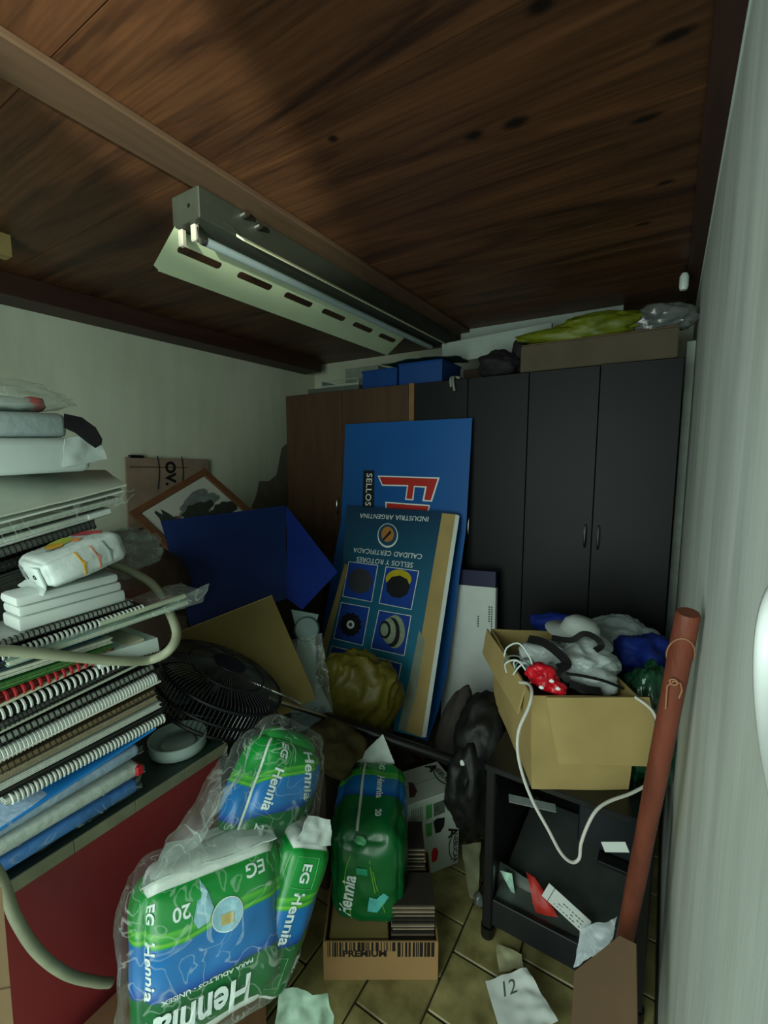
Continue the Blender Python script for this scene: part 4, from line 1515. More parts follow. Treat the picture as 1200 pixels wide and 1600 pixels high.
# lid below the clear bag, olive bag, clear bag with grey part
lid = MB().lathe([(0, .012), (.07, .012), (.078, .006), (.075, 0), (0, 0)], T(*D(478, 1122, 1.74)) @ RX(12) @ RY(-10), 28)
tag(lid.build('lid', mat('grey_lid', '#6c7f84', .45), None, True), 'grey-blue round plastic lid under the fan pole', 'lid')
M_olive = mat('olive_bag', '#5c5618', .5, var=.22, scale=10, bump=.35, bscale=18)
b = MB()
oc = D(562, 1080, 1.86)
crumple(b, oc, (.165, .10, .155), .42, 1.25, 14, 5, st=(2.8, 1.3, .6), M= axes(RGT, Vector((-RGT.y, RGT.x, 0)), Vector((0, 0, 1)), (0, 0, 0)) @ RY(28), flat=1.1)
tag(b.build('plastic_bag', M_olive, None, True, 70), 'crumpled olive-yellow plastic bag leaning on the foot of the blue display board', 'plastic bag')
b = MB()
crumple(b, D(520, 1165, 1.58), (.11, .09, .07), .5, 2.0, 19, 4)
tag(b.build('cloth', mat('olive_rag', '#3b3416', .85, var=.3), None, True, 70), 'dark olive-brown rag below the fan pole', 'cloth')
gp = thing('clear_bag', 'clear plastic bag holding a long grey fan foot, in front of the cardboard panel', 'plastic bag', tuple(D(470, 1110, 1.78)))
Mg, wg, hg = rect(D(452, 960, 1.86), D(503, 960, 1.88), D(500, 1112, 1.78))
M_gpl = mat('grey_plastic', '#6c8684', .4, var=.06)
b = MB()
b.lathe([(0, .02), (.045, .018), (.052, .005), (.052, -.012), (0, -.012)], Mg @ T(wg * .55, hg - .06, 0), 28)
b.prism([(wg * .30, hg - .07), (wg * .82, hg - .07), (wg * .88, hg * .35), (wg * 1.4, .0), (-.05, 0), (wg * .22, hg * .35)], -.02, .012, Mg)
b.prism([(wg * .05, hg + .02), (wg * .9, hg + .0), (wg * .8, hg - .05), (wg * .2, hg - .05)], -.018, -.004, Mg)
b.build('grey_foot', M_gpl, gp, True, 40)
b = MB()
P = lambda x, y, z: Mg @ Vector((x, y, z))
patch(b, P(-.19, -.02, .03), P(wg + .06, -.03, .035), P(wg + .0, hg * .8, .028), P(-.15, hg * .62, .03), 20, 20, .016, 13, 23, .0)
patch(b, P(-.13, -.02, -.03), P(wg + .06, -.03, -.03), P(wg + .0, hg * .8, -.025), P(-.11, hg * .55, -.03), 14, 14, .014, 13, 27, .0)
b.build('film', M_clear2, gp, True, 90)

# ------------------------------------------------------------------ packs of pads


def pack_material(name, kx=.10, kz=.0, wave=.06, lo=-.30, hi=.30, sx=1):
    m = bpy.data.materials.new(name)
    m.use_nodes = True
    nt = m.node_tree
    N, L = nt.nodes.new, nt.links.new
    b = nt.nodes['Principled BSDF']
    b.inputs['Roughness'].default_value = .28
    b.inputs['Specular IOR Level'].default_value = .55
    at = N('ShaderNodeAttribute')
    at.attribute_name = 'pc'
    s = N('ShaderNodeSeparateXYZ')
    L(at.outputs['Vector'], s.inputs[0])

    def math_(op, a, c):
        n = N('ShaderNodeMath')
        n.operation = op
        for i, q in enumerate((a, c)):
            if q is None:
                continue
            if isinstance(q, (int, float)):
                n.inputs[i].default_value = q
            else:
                L(q, n.inputs[i])
        return n.outputs[0]
    sn = math_('SINE', math_('MULTIPLY', s.outputs[0], 2.6 * sx), None)
    v = math_('ADD', s.outputs[1], math_('MULTIPLY', s.outputs[0], -kx))
    v = math_('ADD', v, math_('MULTIPLY', s.outputs[2], -kz))
    v = math_('ADD', v, math_('MULTIPLY', sn, wave))
    vv = math_('MULTIPLY', math_('ADD', v, 1.0), .5)
    r = N('ShaderNodeValToRGB')
    e = r.color_ramp.elements
    P = lambda q: (q + 1) / 2
    e[0].position, e[0].color = 0, hexc('#07622f')
    e[1].position, e[1].color = 1, hexc('#0c8a34')
    for p, c in ((lo - .05, '#07622f'), (lo - .03, '#0c3f8e'), (lo, '#0f52a8'), (lo + .12, '#1672b8'), (hi - .02, '#166eb4'), (hi, '#229a40'), (hi + .03, '#72bf30'), (hi + .06, '#168f36'), (hi + .14, '#58b236'), (hi + .17, '#0e8534')):
        x = e.new(P(p))
        x.color = hexc(c)
    L(vv, r.inputs[0])
    # folded white ends
    ab = math_('ABSOLUTE', s.outputs[1], None)
    wt = math_('GREATER_THAN', ab, .985)
    mx = N('ShaderNodeMixRGB')
    L(wt, mx.inputs[0])
    L(r.outputs[0], mx.inputs[1])
    mx.inputs[2].default_value = hexc('#c9d3cd')
    L(mx.outputs[0], b.inputs['Base Color'])
    tc = N('ShaderNodeTexCoord')
    n = N('ShaderNodeTexNoise')
    n.noise_type = 'RIDGED_MULTIFRACTAL'
    n.inputs['Scale'].default_value = 9
    n.inputs['Detail'].default_value = 2
    n.inputs['Distortion'].default_value = .8
    L(tc.outputs['Object'], n.inputs['Vector'])
    bp = N('ShaderNodeBump')
    bp.inputs['Strength'].default_value = .35
    bp.inputs['Distance'].default_value = .012
    L(n.outputs['Fac'], bp.inputs['Height'])
    L(bp.outputs[0], b.inputs['Normal'])
    return m


M_packtext = mat('pack_text_white', '#d8e6e4', .4, var=0)
GP = 'green and blue packs of pads'


def strip_text(pk, par, fn, x, hy, sz=.03, rot=-90, words=(('EG', .66), ('Hennia', .10), ('20', -.58))):
    for (tx, f) in words:
        write(tx, T(x, hy * f, 0) @ RZ(rot), sz * (1.0 if tx != 'Hennia' else 1.15), M_packtext, par, .0008, fn=fn)
    for f in (.66, -.58):
        b = MB()
        q = .028
        for (x0, y0, x1, y1) in ((-q, -q, q, -q), (q, -q, q, q), (q, q, -q, q), (-q, q, -q, -q)):
            n = 5
            A = [Vector((x + (x0 + (x1 - x0) * k / n) * .9, hy * f + y0 + (y1 - y0) * k / n, 0)) for k in range(n + 1)]
            b.tube([fn(a) for a in A], .0004, 4)
        b.build('printed_frame', mat('frame_line', '#7cc98a', .4, var=0), par)


# the big pack at the front
M1p, w1p, _ = rect(D(214, 1402, .84), D(440, 1315, .98), D(416, 1535, .93))
HX, HY, HZ = w1p / 2, .145, .060
Mp = M1p @ T(HX, 0, -HZ)
top_y = (M1p.inverted() @ D(440, 1315, .98)).y
Mp = Mp @ T(0, top_y - HY, 0)
pk1 = Pack(Mp, HX, HY, HZ, .045, .014, .004, 1)
t1 = thing('pad_pack', 'largest green and blue pack of pads, upside-down lettering, inside the clear bag at lower left', 'pack', tuple(Mp @ Vector((0, -HY, 0))), GP)
o = pk1.mesh(26).build('wrapper', pack_material('pack_print_big', -.05, 0, -.06, -.24, .34), t1, True, 80)
weld(o)
write('Hennia', T(-HX * .17, -HY * .60, 0) @ RZ(180), .080, M_packtext, t1, .0020, .12, fn=lambda p: pk1.front(p, .005), fit=w1p * .62)
write('PARA ADULTOS - UNISEX', T(-HX * .12, -HY * .30, 0) @ RZ(180), .011, M_packtext, t1, .0002, fn=pk1.front, fit=w1p * .60)
write('20', T(-HX * .46, HY * .64, 0) @ RZ(180), .032, M_packtext, t1, .0006, fn=pk1.front)
write('EG', T(HX * .58, HY * .80, 0) @ RZ(180), .034, M_packtext, t1, .0006, fn=pk1.front)
for k, (tx, f) in enumerate((('EG', .72), ('Hennia', .08), ('20', -.62))):
    write(tx, T(-HX * .88, HY * f, 0) @ RZ(-90), .030 if k != 1 else .034, M_packtext, t1, .0008, fn=pk1.front)


def pack_blob(pk, par, pts, m, nm, lift):
    c = Vector((sum(p[0] for p in pts) / len(pts), sum(p[1] for p in pts) / len(pts), 0))
    b = MB()
    vs, fs = [], []
    n = len(pts)
    for r_ in range(4):
        for p in pts:
            vs.append(pk.front(c.lerp(Vector((p[0], p[1], 0)), r_ / 3), lift))
    for r_ in range(3):
        for j in range(n):
            fs.append((r_ * n + j, r_ * n + (j + 1) % n, (r_ + 1) * n + (j + 1) % n, (r_ + 1) * n + j))
    return b.add(vs, fs).build(nm, m, par)


M_badge, M_gold = mat('badge_blue', '#8fbccc', .4, var=.12, scale=90), mat('badge_gold', '#b0a060', .4, var=.2, scale=60)
circ = lambda cx_, cy_, r, n=24: [(cx_ + r * math.cos(6.2832 * j / n), cy_ + r * math.sin(6.2832 * j / n)) for j in range(n)]
pack_blob(pk1, t1, circ(HX * .14, HY * .40, .030), M_packtext, 'round_badge', .0016)
pack_blob(pk1, t1, circ(HX * .14, HY * .40, .028), M_badge, 'round_badge', .0022)
pack_blob(pk1, t1, [(HX * .14 + a, HY * .40 + c) for a, c in ((-.012, -.016), (.012, -.016), (.012, .002), (-.012, .002))], M_gold, 'round_badge', .0028)
pack_blob(pk1, t1, [(-HX * .20 + a, HY * .62 + c) for a, c in ((0, .045), (.012, .02), (.022, -.01), (.012, -.03), (-.008, -.034), (-.016, -.018), (-.008, .01))], M_badge, 'droplet', .0018)

# carton under the big pack
hidden_box(-.94, .30, 0, -.70, .62, .36, 'brown cardboard box under the largest pack of pads', 0, mat('rust_card', '#6b4a30', .85, var=.15))

# the narrow pack right of it
M2p, w2p, _ = rect(D(457, 1318, .99), D(527, 1326, 1.04), D(503, 1560, 1.0))
HX2, HY2, HZ2 = w2p / 2, .150, .07
top_y = (M2p.inverted() @ D(457, 1318, .99)).y
Mp2 = M2p @ T(HX2, top_y - HY2, -HZ2)
pk2 = Pack(Mp2, HX2, HY2, HZ2, .035, .010, .004, 4)
t2 = thing('pad_pack', 'narrow side of a green and blue pack of pads standing right of the largest pack', 'pack', tuple(Mp2 @ Vector((0, -HY2, 0))), GP)
o = pk2.mesh(22).build('wrapper', pack_material('pack_print_side', .14, 0, .03, -.22, .22), t2, True, 80)
weld(o)
strip_text(pk2, t2, pk2.front, -HX2 * .12, HY2, .030)
write('Hennia', T(-.02, -HY2 * .55, 0) @ RZ(180), .05, M_packtext, t2, .001, .1, fn=lambda p: pk2.right(p, .004))
# folded white ends of the film
b = MB()
P = lambda x, y, z: Mp2 @ Vector((x, y, z))
patch(b, P(-HX2 * .8, HY2 + .002, HZ2 * .9), P(HX2 * .8, HY2 + .002, HZ2 * .9), P(HX2 * .5, HY2 + .045, HZ2 * .6), P(-HX2 * .5, HY2 + .05, HZ2 * .6), 10, 8, .010, 22, 31, .001)
b.build('folded_end', M_white2, t2, True, 80)
b = MB()
patch(b, D(440, 1546, 1.00), D(512, 1553, 1.03), D(523, 1606, 1.02), D(428, 1612, .97), 12, 10, .016, 20, 35, .001)
b.build('folded_end', mat('green_white', '#9ab8a4', .35, var=.25, scale=20), t2, True, 80)

# the upper pack behind
M3p, w3p, _ = rect(D(424, 1136, 1.12), D(512, 1172, 1.20), D(455, 1335, 1.06))
HX3, HY3, HZ3 = w3p / 2, .128, .055
top_y = (M3p.inverted() @ D(424, 1136, 1.12)).y
Mp3 = M3p @ T(HX3, top_y - HY3, -HZ3)
pk3 = Pack(Mp3, HX3, HY3, HZ3, .05, .016, .005, 9)
t3 = thing('pad_pack', 'green and blue pack of pads above the largest pack, white seam on its left edge', 'pack', tuple(Mp3 @ Vector((0, -HY3, 0))), GP)
o = pk3.mesh(22)
o.attr = [(a[0], min(.98, a[1]), a[2]) for a in o.attr]
o = o.build('wrapper', pack_material('pack_print_upper', .40, 0, .05, -.20, .36), t3, True, 80)
weld(o)
strip_text(pk3, t3, pk3.front, -HX3 * .42, HY3, .027, -90, (('EG', .70), ('Hennia', .06), ('20', -.60)))
write('Hennia', T(HX3 * .50, HY3 * .46, 0) @ RZ(-70), .036, M_packtext, t3, .0008, .15, fn=pk3.front)
MB().tube([pk3.front(Vector((-HX3 * .93, HY3 * k / 12, 0)), .001) for k in range(-11, 12)], .004, 6).build('seam', M_white2, t3)
b = MB()
P = lambda x, y, z: Mp3 @ Vector((x, y, z))
patch(b, P(-HX3 * .9, -HY3 - .001, HZ3 * .9), P(HX3, -HY3 - .001, HZ3), P(HX3 * .9, -HY3 - .05, HZ3 * 1.1), P(-HX3 * 1.1, -HY3 - .045, HZ3 * 1.1), 12, 8, .008, 20, 45, .001)
b.build('folded_end', M_white2, t3, True, 80)

# the clear bag round those three packs
cbg = thing('clear_bag', 'large clear plastic bag wrapped around the packs of pads at lower left', 'plastic bag', tuple(Mp @ Vector((0, -HY, HZ))))
b = MB()
q1 = Pack(Mp @ T(-.004, 0, .006), HX + .014, HY + .014, HZ + .010, .05, .018, .010, 12)
b = q1.mesh(26)
b.attr = []
q3 = Pack(Mp3 @ T(0, 0, .004), HX3 + .016, HY3 + .014, HZ3 + .010, .05, .020, .012, 15)
b2 = q3.mesh(22)
b.add(b2.v, b2.f)
b.build('film', M_clear, cbg, True, 120)
b = MB()
patch(b, D(262, 1345, .90), D(345, 1235, 1.02), D(420, 1135, 1.08), D(345, 1250, .94), 18, 12, .020, 12, 75, .0)
patch(b, D(225, 1395, .86), D(330, 1290, .96), D(355, 1165, 1.10), D(280, 1275, .93), 18, 12, .022, 12, 78, .0)
patch(b, D(240, 1385, .86), D(400, 1325, .96), D(372, 1300, 1.00), D(265, 1330, .92), 16, 8, .014, 14, 84, .0)
b.build('loose_folds', M_clear2, cbg, True, 120)
# white padding showing at the top of the big pack
b = MB()
P = lambda x, y, z: Mp @ Vector((x, y, z))
patch(b, P(-HX * .95, HY + .002, HZ * .7), P(HX * .96, HY + .002, HZ * .7), P(HX * .92, HY + .004, -HZ * 1.2), P(-HX * .55, HY + .006, -HZ * 1.3), 18, 10, .007, 14, 92, .002)
b.build('folded_end', M_white2, t1, True, 80)

# ------------------------------------------------------------------ premium carton and the pack lying on it
A, B = onz(506, 1531, .0), onz(684, 1531, .0)
ex = (B - A).normalized()
ey = Vector((-ex.y, ex.x, 0))
MPb = axes(ex, ey, (0, 0, 1), A)
wP, dP, hP = (B - A).length, .30, .125
prem = thing('cardboard_box', 'open cardboard box printed PREMIUM with black bars, under the single pack of pads', 'box', tuple(MPb @ Vector((wP / 2, dP / 2, 0))))
M_cardw = mat('premium_card', '#96764c', .85, var=.08, scale=7)
q = .004
MB().box(0, 0, 0, wP, q, hP, MPb).build('front_side', M_cardw, prem)
MB().box(0, dP - q, 0, wP, dP, hP, MPb).build('back_side', M_cardw, prem)
MB().box(0, q, 0, q, dP - q, hP, MPb).build('left_side', M_cardw, prem)
MB().box(wP - q, q, 0, wP, dP - q, hP, MPb).build('right_side', M_cardw, prem)
MB().box(q, q, 0, wP - q, dP - q, .004, MPb).build('bottom', M_cardw, prem)
b = MB()
x = .012
r2 = random.Random(3)
while x < wP - .012:
    wd = r2.choice((.002, .002, .003, .003, .006, .009))
    if wd == .009 and x < wP * .2:
        wd = .003
    lo = hP - .030 if .06 < x < wP * .60 else hP - .048
    b.box(x, -.0008, lo, x + wd, .0, hP - .002, MPb)
    x += wd + r2.choice((.002, .003, .004, .006))
b.build('printed_bars', M_ink, prem)
write('PREMIUM', MPb @ T(wP * .36, -.0009, hP - .039) @ RX(90), .027, M_ink, prem, .0010, fit=wP * .38)
GC = 'striped corrugated cards in the PREMIUM box'
M_stripe = [mat('card_dark_a', '#2c2622', .85, var=.2), mat('card_dark_b', '#8b7d66', .85, var=.2)]
for s_, (lab, x0, y0, z0, n_, tilt) in enumerate((('front stack of dark corrugated cards in the PREMIUM box', wP * .60, .03, .004, 29, 2), ('rear stack of dark corrugated cards behind the front one in the PREMIUM box', wP * .50, .165, .004, 37, -1))):
    t = thing('card_stack', lab, 'cards', tuple(MPb @ Vector((x0 + .06, y0 + .05, z0))), GC)
    h_ = .0072
    for k in range(n_):
        j = RND.uniform(-.004, .004)
        b = MB().box(x0 + j, y0 + j, z0 + k * h_, min(wP - .008, x0 + .14 + j), y0 + .105, z0 + k * h_ + h_ * .62, MPb)
        b.build('card', M_stripe[k % 2], t)
bx = MB().box(.012, .03, .004, wP * .57, .15, .105, MPb, .004).build('card_block', M_card)
tag(bx, 'plain kraft block inside the PREMIUM box under the pack of pads', 'box')
bx = MB().box(.012, .16, .004, wP * .46, .285, .115, MPb, .004).build('card_block', M_card2)
tag(bx, 'plain brown block at the back inside the PREMIUM box', 'box')

zp = hP + .004
a4 = onz(518, 1452, zp)
c4 = onz(628, 1458, zp)
ex4 = (c4 - a4).normalized()
ey4 = Vector((-ex4.y, ex4.x, 0))
w4 = (c4 - a4).length
hF, dF = .305, .32
# local: X across, Y along the strip (pointing back), Z up
M4 = axes(ex4, ey4, (0, 0, 1), a4 + ex4 * w4 / 2) @ T(0, dF / 2 + .005, hF / 2 + .006) @ RX(5)
pk4 = Pack(M4, w4 / 2, dF / 2, hF / 2, .045, .012, .006, 22)
t4 = thing('pad_pack', 'single green pack of pads lying on the PREMIUM box, white pointed end towards the back', 'pack', tuple(a4 + ex4 * w4 / 2 + ey4 * dF / 2), GP)
m4 = pack_material('pack_print_single', .05, 0, .02, -.02, .42)
o = pk4.mesh(24)
# the near end is green, not white
o.attr = [(a[0], max(-.98, a[1]), a[2]) for a in o.attr]
o = o.build('wrapper', m4, t4, True, 80)
weld(o)


def top4(p, lift=.0015): return pk4.surf((p.x / (w4 / 2), p.y / (dF / 2), 1), lift)
def near4(p, lift=.0015): return pk4.surf((p.x / (w4 / 2), -1, p.y / (hF / 2)), lift)


for (tx, f, sz) in (('EG', .74, .026), ('Hennia', .16, .031), ('20', -.48, .026)):
    write(tx, T(w4 * .14, dF / 2 * f, 0) @ RZ(-90), sz, M_packtext, t4, .0008, fn=top4)
MB().tube([top4(Vector((-w4 * .14, dF / 2 * k / 10, 0)), .001) for k in range(-8, 10)], .0045, 6).build('seam', M_white2, t4)
b = MB()
for k in range(8):
    x0 = -w4 * .40 + .0045 * k
    A4 = [Vector((x0, dF * .30, 0)), Vector((x0 + (.003 if k % 3 else .0018), dF * .30, 0)), Vector((x0 + (.003 if k % 3 else .0018), dF * .39, 0)), Vector((x0, dF * .39, 0))]
    b.add([top4(p, .0022) for p in A4], [(0, 1, 2, 3)])
b.build('barcode', M_ink, t4)
b = MB()
A4 = [Vector((-w4 * .42, dF * .285, 0)), Vector((-w4 * .19, dF * .285, 0)), Vector((-w4 * .19, dF * .405, 0)), Vector((-w4 * .42, dF * .405, 0))]
b.add([top4(p, .0016) for p in A4], [(0, 1, 2, 3)])
b.build('barcode_label', M_whiteink, t4)
write('Hennia', T(-w4 * .27, -hF * .12, 0) @ RZ(82), .052, M_packtext, t4, .0014, .1, fn=near4)
write('Hennia', T(.0, -.02, 0) @ RZ(-90), .07, M_packtext, t4, .0014, .1, fn=lambda p: pk4.surf((1, p.x / (dF / 2) * 1.0 - .1, p.y / (hF / 2)), .0015))


def near_blob(pts, m, nm, lift=.0018):
    c = Vector((sum(p[0] for p in pts) / len(pts), sum(p[1] for p in pts) / len(pts), 0))
    vs, fs = [], []
    n = len(pts)
    for r_ in range(4):
        for p in pts:
            vs.append(near4(c.lerp(Vector((p[0], p[1], 0)), r_ / 3), lift))
    for r_ in range(3):
        for j in range(n):
            fs.append((r_ * n + j, r_ * n + (j + 1) % n, (r_ + 1) * n + (j + 1) % n, (r_ + 1) * n + j))
    MB().add(vs, fs).build(nm, m, t4)


M_aqua = mat('print_aqua', '#5cc4c0', .4, var=.2, scale=40)
near_blob([(.002, -.085), (.030, -.085), (.052, -.05), (.064, -.03), (.050, -.012), (.030, -.028), (.010, -.02), (.006, -.05)], M_aqua, 'printed_figure')
near_blob([(-.028, .045), (.004, .045), (.004, .070), (-.028, .072)], mat('print_teal', '#2a9a72', .4), 'printed_patch')
M_limel = mat('print_limeline', '#86c83a', .4, var=0)
for pts in ([(-.045, .10), (-.058, .06), (-.062, .0), (-.052, -.06), (-.046, -.12)], [(.010, .10), (.022, .05), (.032, .0), (.048, -.06), (.060, -.125)], [(.012, .08), (.018, .03), (.026, -.01)]):
    MB().tube(smooth_path([near4(Vector((x_, y_, 0)), .0005) for x_, y_ in pts], 6), .0011, 5).build('printed_line', M_limel, t4)
# white pointed end
b = MB()
tipc = D(598, 1148, 1.62)
pl_ = M4 @ Vector((-w4 / 2 + .03, dF / 2 - .008, hF / 2 - .012))
pr_ = M4 @ Vector((w4 / 2 - .03, dF / 2 - .008, hF / 2 - .012))
plb = M4 @ Vector((-w4 / 2 + .04, dF / 2 + .004, -.02))
prb = M4 @ Vector((w4 / 2 - .04, dF / 2 + .004, -.02))
patch(b, pl_, pr_, tipc + ex4 * .002, tipc - ex4 * .002, 10, 10, .004, 30, 41, .001)
patch(b, prb, plb, tipc - ex4 * .002, tipc + ex4 * .002, 10, 10, .004, 30, 43, .001)
b.build('folded_end', M_white2, t4, True, 80)
# gathered knot at the near top edge
b = MB()
crumple(b, pk4.surf((-.18, -.93, .93), .006), (.020, .012, .010), .5, 2.5, 47, 3)
b.build('gathered_knot', mat('knot_green', '#5fae7a', .35, var=.3, scale=30), t4, True, 80)

# ------------------------------------------------------------------ white carton with printed pictures
TRn = ony(719, 1231, 1.45)
x_n, zn = TRn.x, TRn.z
TLn = onz(640, 1258, zn)
exn = (TRn - TLn).normalized()
eyn = Vector((-exn.y, exn.x, 0))
wn = .25
MN = axes(exn, eyn, (0, 0, 1), (TRn.x - exn.x * wn, TRn.y - exn.y * wn, 0))
bn = onz(682, 1189, zn)
dn = min(.30, (bn - TRn).dot(eyn))
nb = thing('carton', 'white carton with green and black pictures standing behind the single pack of pads', 'box', tuple(MN @ Vector((wn / 2, dn / 2, 0))))
MB().box(0, 0, 0, wn, dn, zn, MN, .003).build('body', mat('white_carton', '#a9b5aa', .6, var=.05), nb)
MB().box(.002, dn * .5 - .0008, zn + .0001, wn - .002, dn * .5 + .0008, zn + .0009, MN).build('flap_joint', mat('grey_line', '#6d756d', .6), nb)
M_pgreen = mat('print_green', '#3f8a4c', .5, var=.15)
def nf_(u, v, off=.0): return hit(u, v, Vector(TRn), -eyn, off)
def ntp(u, v, off=.0): return hit(u, v, Vector(TRn), Vector((0, 0, 1)), off)
def flatn(pix, m, nm, fn=nf_): flat(pix, m, nb, nm, fn, .0006, .0003)
flatn([(665, 1259), (675, 1256), (675, 1277), (666, 1281)], M_pgreen, 'printed_square')
flatn([(665, 1288), (675, 1285), (675, 1305), (666, 1308)], M_pgreen, 'printed_square')
flatn([(677, 1256), (695, 1249), (695, 1269), (678, 1276)], mat('print_photo', '#4b564e', .6, var=.5, scale=60), 'printed_photo')
flatn([(677, 1284), (682, 1279), (695, 1277), (694, 1290), (688, 1300), (680, 1302)], M_p3, 'printed_photo')
flatn([(674, 1333), (677, 1325), (682, 1324), (685, 1332), (682, 1344), (675, 1348)], M_red, 'printed_red')
b = MB()
for k in range(7):
    u = 643 + k * 2.6
    A_ = [nf_(u, 1266 - k, .0006), nf_(u + 1.1, 1266 - k, .0006), nf_(u + 1.1, 1305, .0006), nf_(u, 1305, .0006)]
    b.add(A_, [(0, 3, 2, 1)])
b.build('printed_text_block', mat('grey_ink', '#4a5550', .6, var=0), nb)
Zn = -eyn
write('A', axes((0, 0, -1), exn, Zn, nf_(707, 1300, .0008)), .055, M_ink, nb, .002)
write('NEBUCAR', axes((0, 0, -1), exn, Zn, nf_(711, 1324, .0008)), .026, M_ink, nb, .0006)
MB().tube(smooth_path([nf_(707, 1303, .001), nf_(702, 1318, .001), nf_(702, 1332, .001), nf_(706, 1343, .001)], 6), .002, 5).build('printed_swoosh', M_ink, nb)
yv = (ntp(715, 1228) - ntp(680, 1195)).normalized()
xv = Vector((-yv.y, yv.x, 0))
write('A', axes(yv, xv, (0, 0, 1), ntp(674, 1200, .0008)), .055, M_ink, nb, .002)
write('NEBUCAR', axes(yv, xv, (0, 0, 1), ntp(694, 1214, .0008)), .030, M_ink, nb, .0006)
MB().tube(smooth_path([ntp(676, 1203, .001), ntp(681, 1214, .001), ntp(689, 1222, .001), ntp(698, 1226, .001)], 6), .002, 5).build('printed_swoosh', M_ink, nb)
flatn([(631, 1178), (642, 1177), (650, 1189), (633, 1197)], M_p3, 'printed_photo', ntp)
flatn([(638, 1222), (646, 1224), (652, 1236), (648, 1245), (640, 1247)], mat('print_maroon', '#4a1c1c', .5), 'printed_photo', ntp)

# dark bags between white carton and rack
M_bag = mat('black_bag', '#141614', .55, var=.3, scale=14, bump=.3, bscale=24, spec=.35)
b = MB()
crumple(b, D(757, 1155, 1.72), (.10, .12, .17), .4, 2.0, 81, 4)
crumple(b, D(735, 1230, 1.66), (.07, .10, .18), .45, 2.2, 82, 4)
tag(b.build('black_bag', M_bag, None, True, 70), 'black plastic refuse bag between the white carton and the black rack', 'plastic bag')
b = MB()
q0, q1_ = D(719, 1085, 1.86), D(700, 1190, 1.80)
crumple(b, (q0 + q1_) / 2, (.060, .05, .17), .25, 1.6, 85, 4, axes(RGT, Vector((-RGT.y, RGT.x, 0)), Vector((0, 0, 1)), (0, 0, 0)) @ RY(14))
tag(b.build('cloth_roll', mat('grey_brown_felt', '#37332f', .9, var=.15), None, True, 70), 'upright grey-brown felt bundle at the foot of the blue display board', 'cloth')
hidden_box(-.74, 1.68, 0, -.45, 1.88, .20, 'low added dark cardboard support box on the floor behind the black bag')  # added unseen box, like the other supports of the pile
b = MB()
for k, (u, v, rr) in enumerate(((793, 1163, .010), (775, 1215, .014), (722, 1192, .008), (768, 1233, .010))):
    crumple(b, D(u, v, 1.50), (rr, rr * .5, rr * 1.3), .6, 2.5, 90 + k, 2)
tag(b.build('paper_scrap', M_white, None, True, 70), 'small white paper scraps stuck on the black refuse bag', 'paper')

# ------------------------------------------------------------------ black rack
RX0, RX1, RY0, RY1, RZT = -.412, .030, 1.245, 1.80, .585
rack = thing('rack', 'black metal and smoked glass rack under the open cardboard box by the right wall', 'rack', ((RX0 + RX1) / 2, (RY0 + RY1) / 2, 0))
for (px_, py_) in ((RX0, RY0), (RX1 - .03, RY0), (RX0, RY1 - .03), (RX1 - .03, RY1 - .03)):
    pb = MB().box(px_, py_, .035, px_ + .030, py_ + .030, RZT - .02, None, .004).build('post', M_black, rack)
    MB().tube([(px_ + .015, py_ + .015, .0), (px_ + .015, py_ + .015, .0345)], .021, 14).build('foot', M_black, pb)
MB().box(RX0 - .004, RY0 - .004, RZT - .0195, RX1, RY1, RZT, None, .003).build('top', mat('smoked_top', '#101618', .25, var=.1, spec=.5), rack)
MB().box(RX0 + .0305, RY0 + .004, .052, RX1 - .0305, RY0 + .022, .14, None, .002).build('bottom_rail', mat('rail_black', '#15181a', .45, var=.1), rack)
MB().box(RX0 + .0305, RY0 + .023, .115, RX1 - .0305, RY1 - .031, .130, None, .002).build('bottom_shelf', mat('shelf_grey', '#59625e', .4, var=.15, spec=.5), rack)
MB().box(RX0 + .31, RY0 + .06, .360, RX1 - .0305, RY1 - .031, .372, None, .002).build('middle_shelf', M_black, rack)
MB().box(RX0 + .012, RY0 + .031, .052, RX0 + .018, RY1 - .031, RZT - .03, None, .001).build('side_panel', M_black, rack)
MB().box(RX0 + .0305, RY1 - .020, .13, RX1 - .0305, RY1 - .012, RZT - .03, None, .001).build('back_panel', M_blackmat, rack)
MB().box(RX0 + .25, RY0 + .10, .373, RX1 - .034, RY0 + .40, .52, None, .004).build('drawer', mat('blue_black_panel', '#121b22', .4, var=.1), rack)


def onrk(u, v, y): return ony(u, v, y)
# things inside the rack
b = MB()
patch(b, onrk(768, 1338, 1.36), onrk(830, 1375, 1.36), onrk(893, 1470, 1.33), onrk(770, 1400, 1.33), 14, 12, .006, 12, 101, .003)
tag(b.build('grey_folder', mat('grey_green_folder', '#4d5750', .45, var=.1), None, True, 70), 'grey-green plastic folder leaning inside the black rack', 'folder')
b = MB()
b.add([onrk(781, 1360, 1.32), onrk(800, 1365, 1.32), onrk(806, 1407, 1.315), onrk(781, 1360, 1.325), onrk(800, 1365, 1.325), onrk(806, 1407, 1.32)], [(0, 2, 1), (3, 4, 5), (0, 1, 4, 3), (1, 2, 5, 4), (2, 0, 3, 5)])
tag(b.build('leaflet', mat('green_leaflet', '#9fc4b0', .4, var=.4, scale=60)), 'small triangular green and white leaflet inside the black rack', 'leaflet')
b = MB()
patch(b, onrk(822, 1362, 1.31), onrk(836, 1372, 1.32), onrk(872, 1432, 1.30), onrk(836, 1425, 1.29), 10, 12, .008, 14, 105, .004)
tag(b.build('red_bag', mat('red_cloth', '#a3251c', .4, var=.2), None, True, 70), 'red plastic bag slumped inside the black rack', 'plastic bag')
MLb, wl2, hl2 = rect(onrk(858, 1380, 1.30), onrk(924, 1440, 1.30), onrk(903, 1452, 1.28))
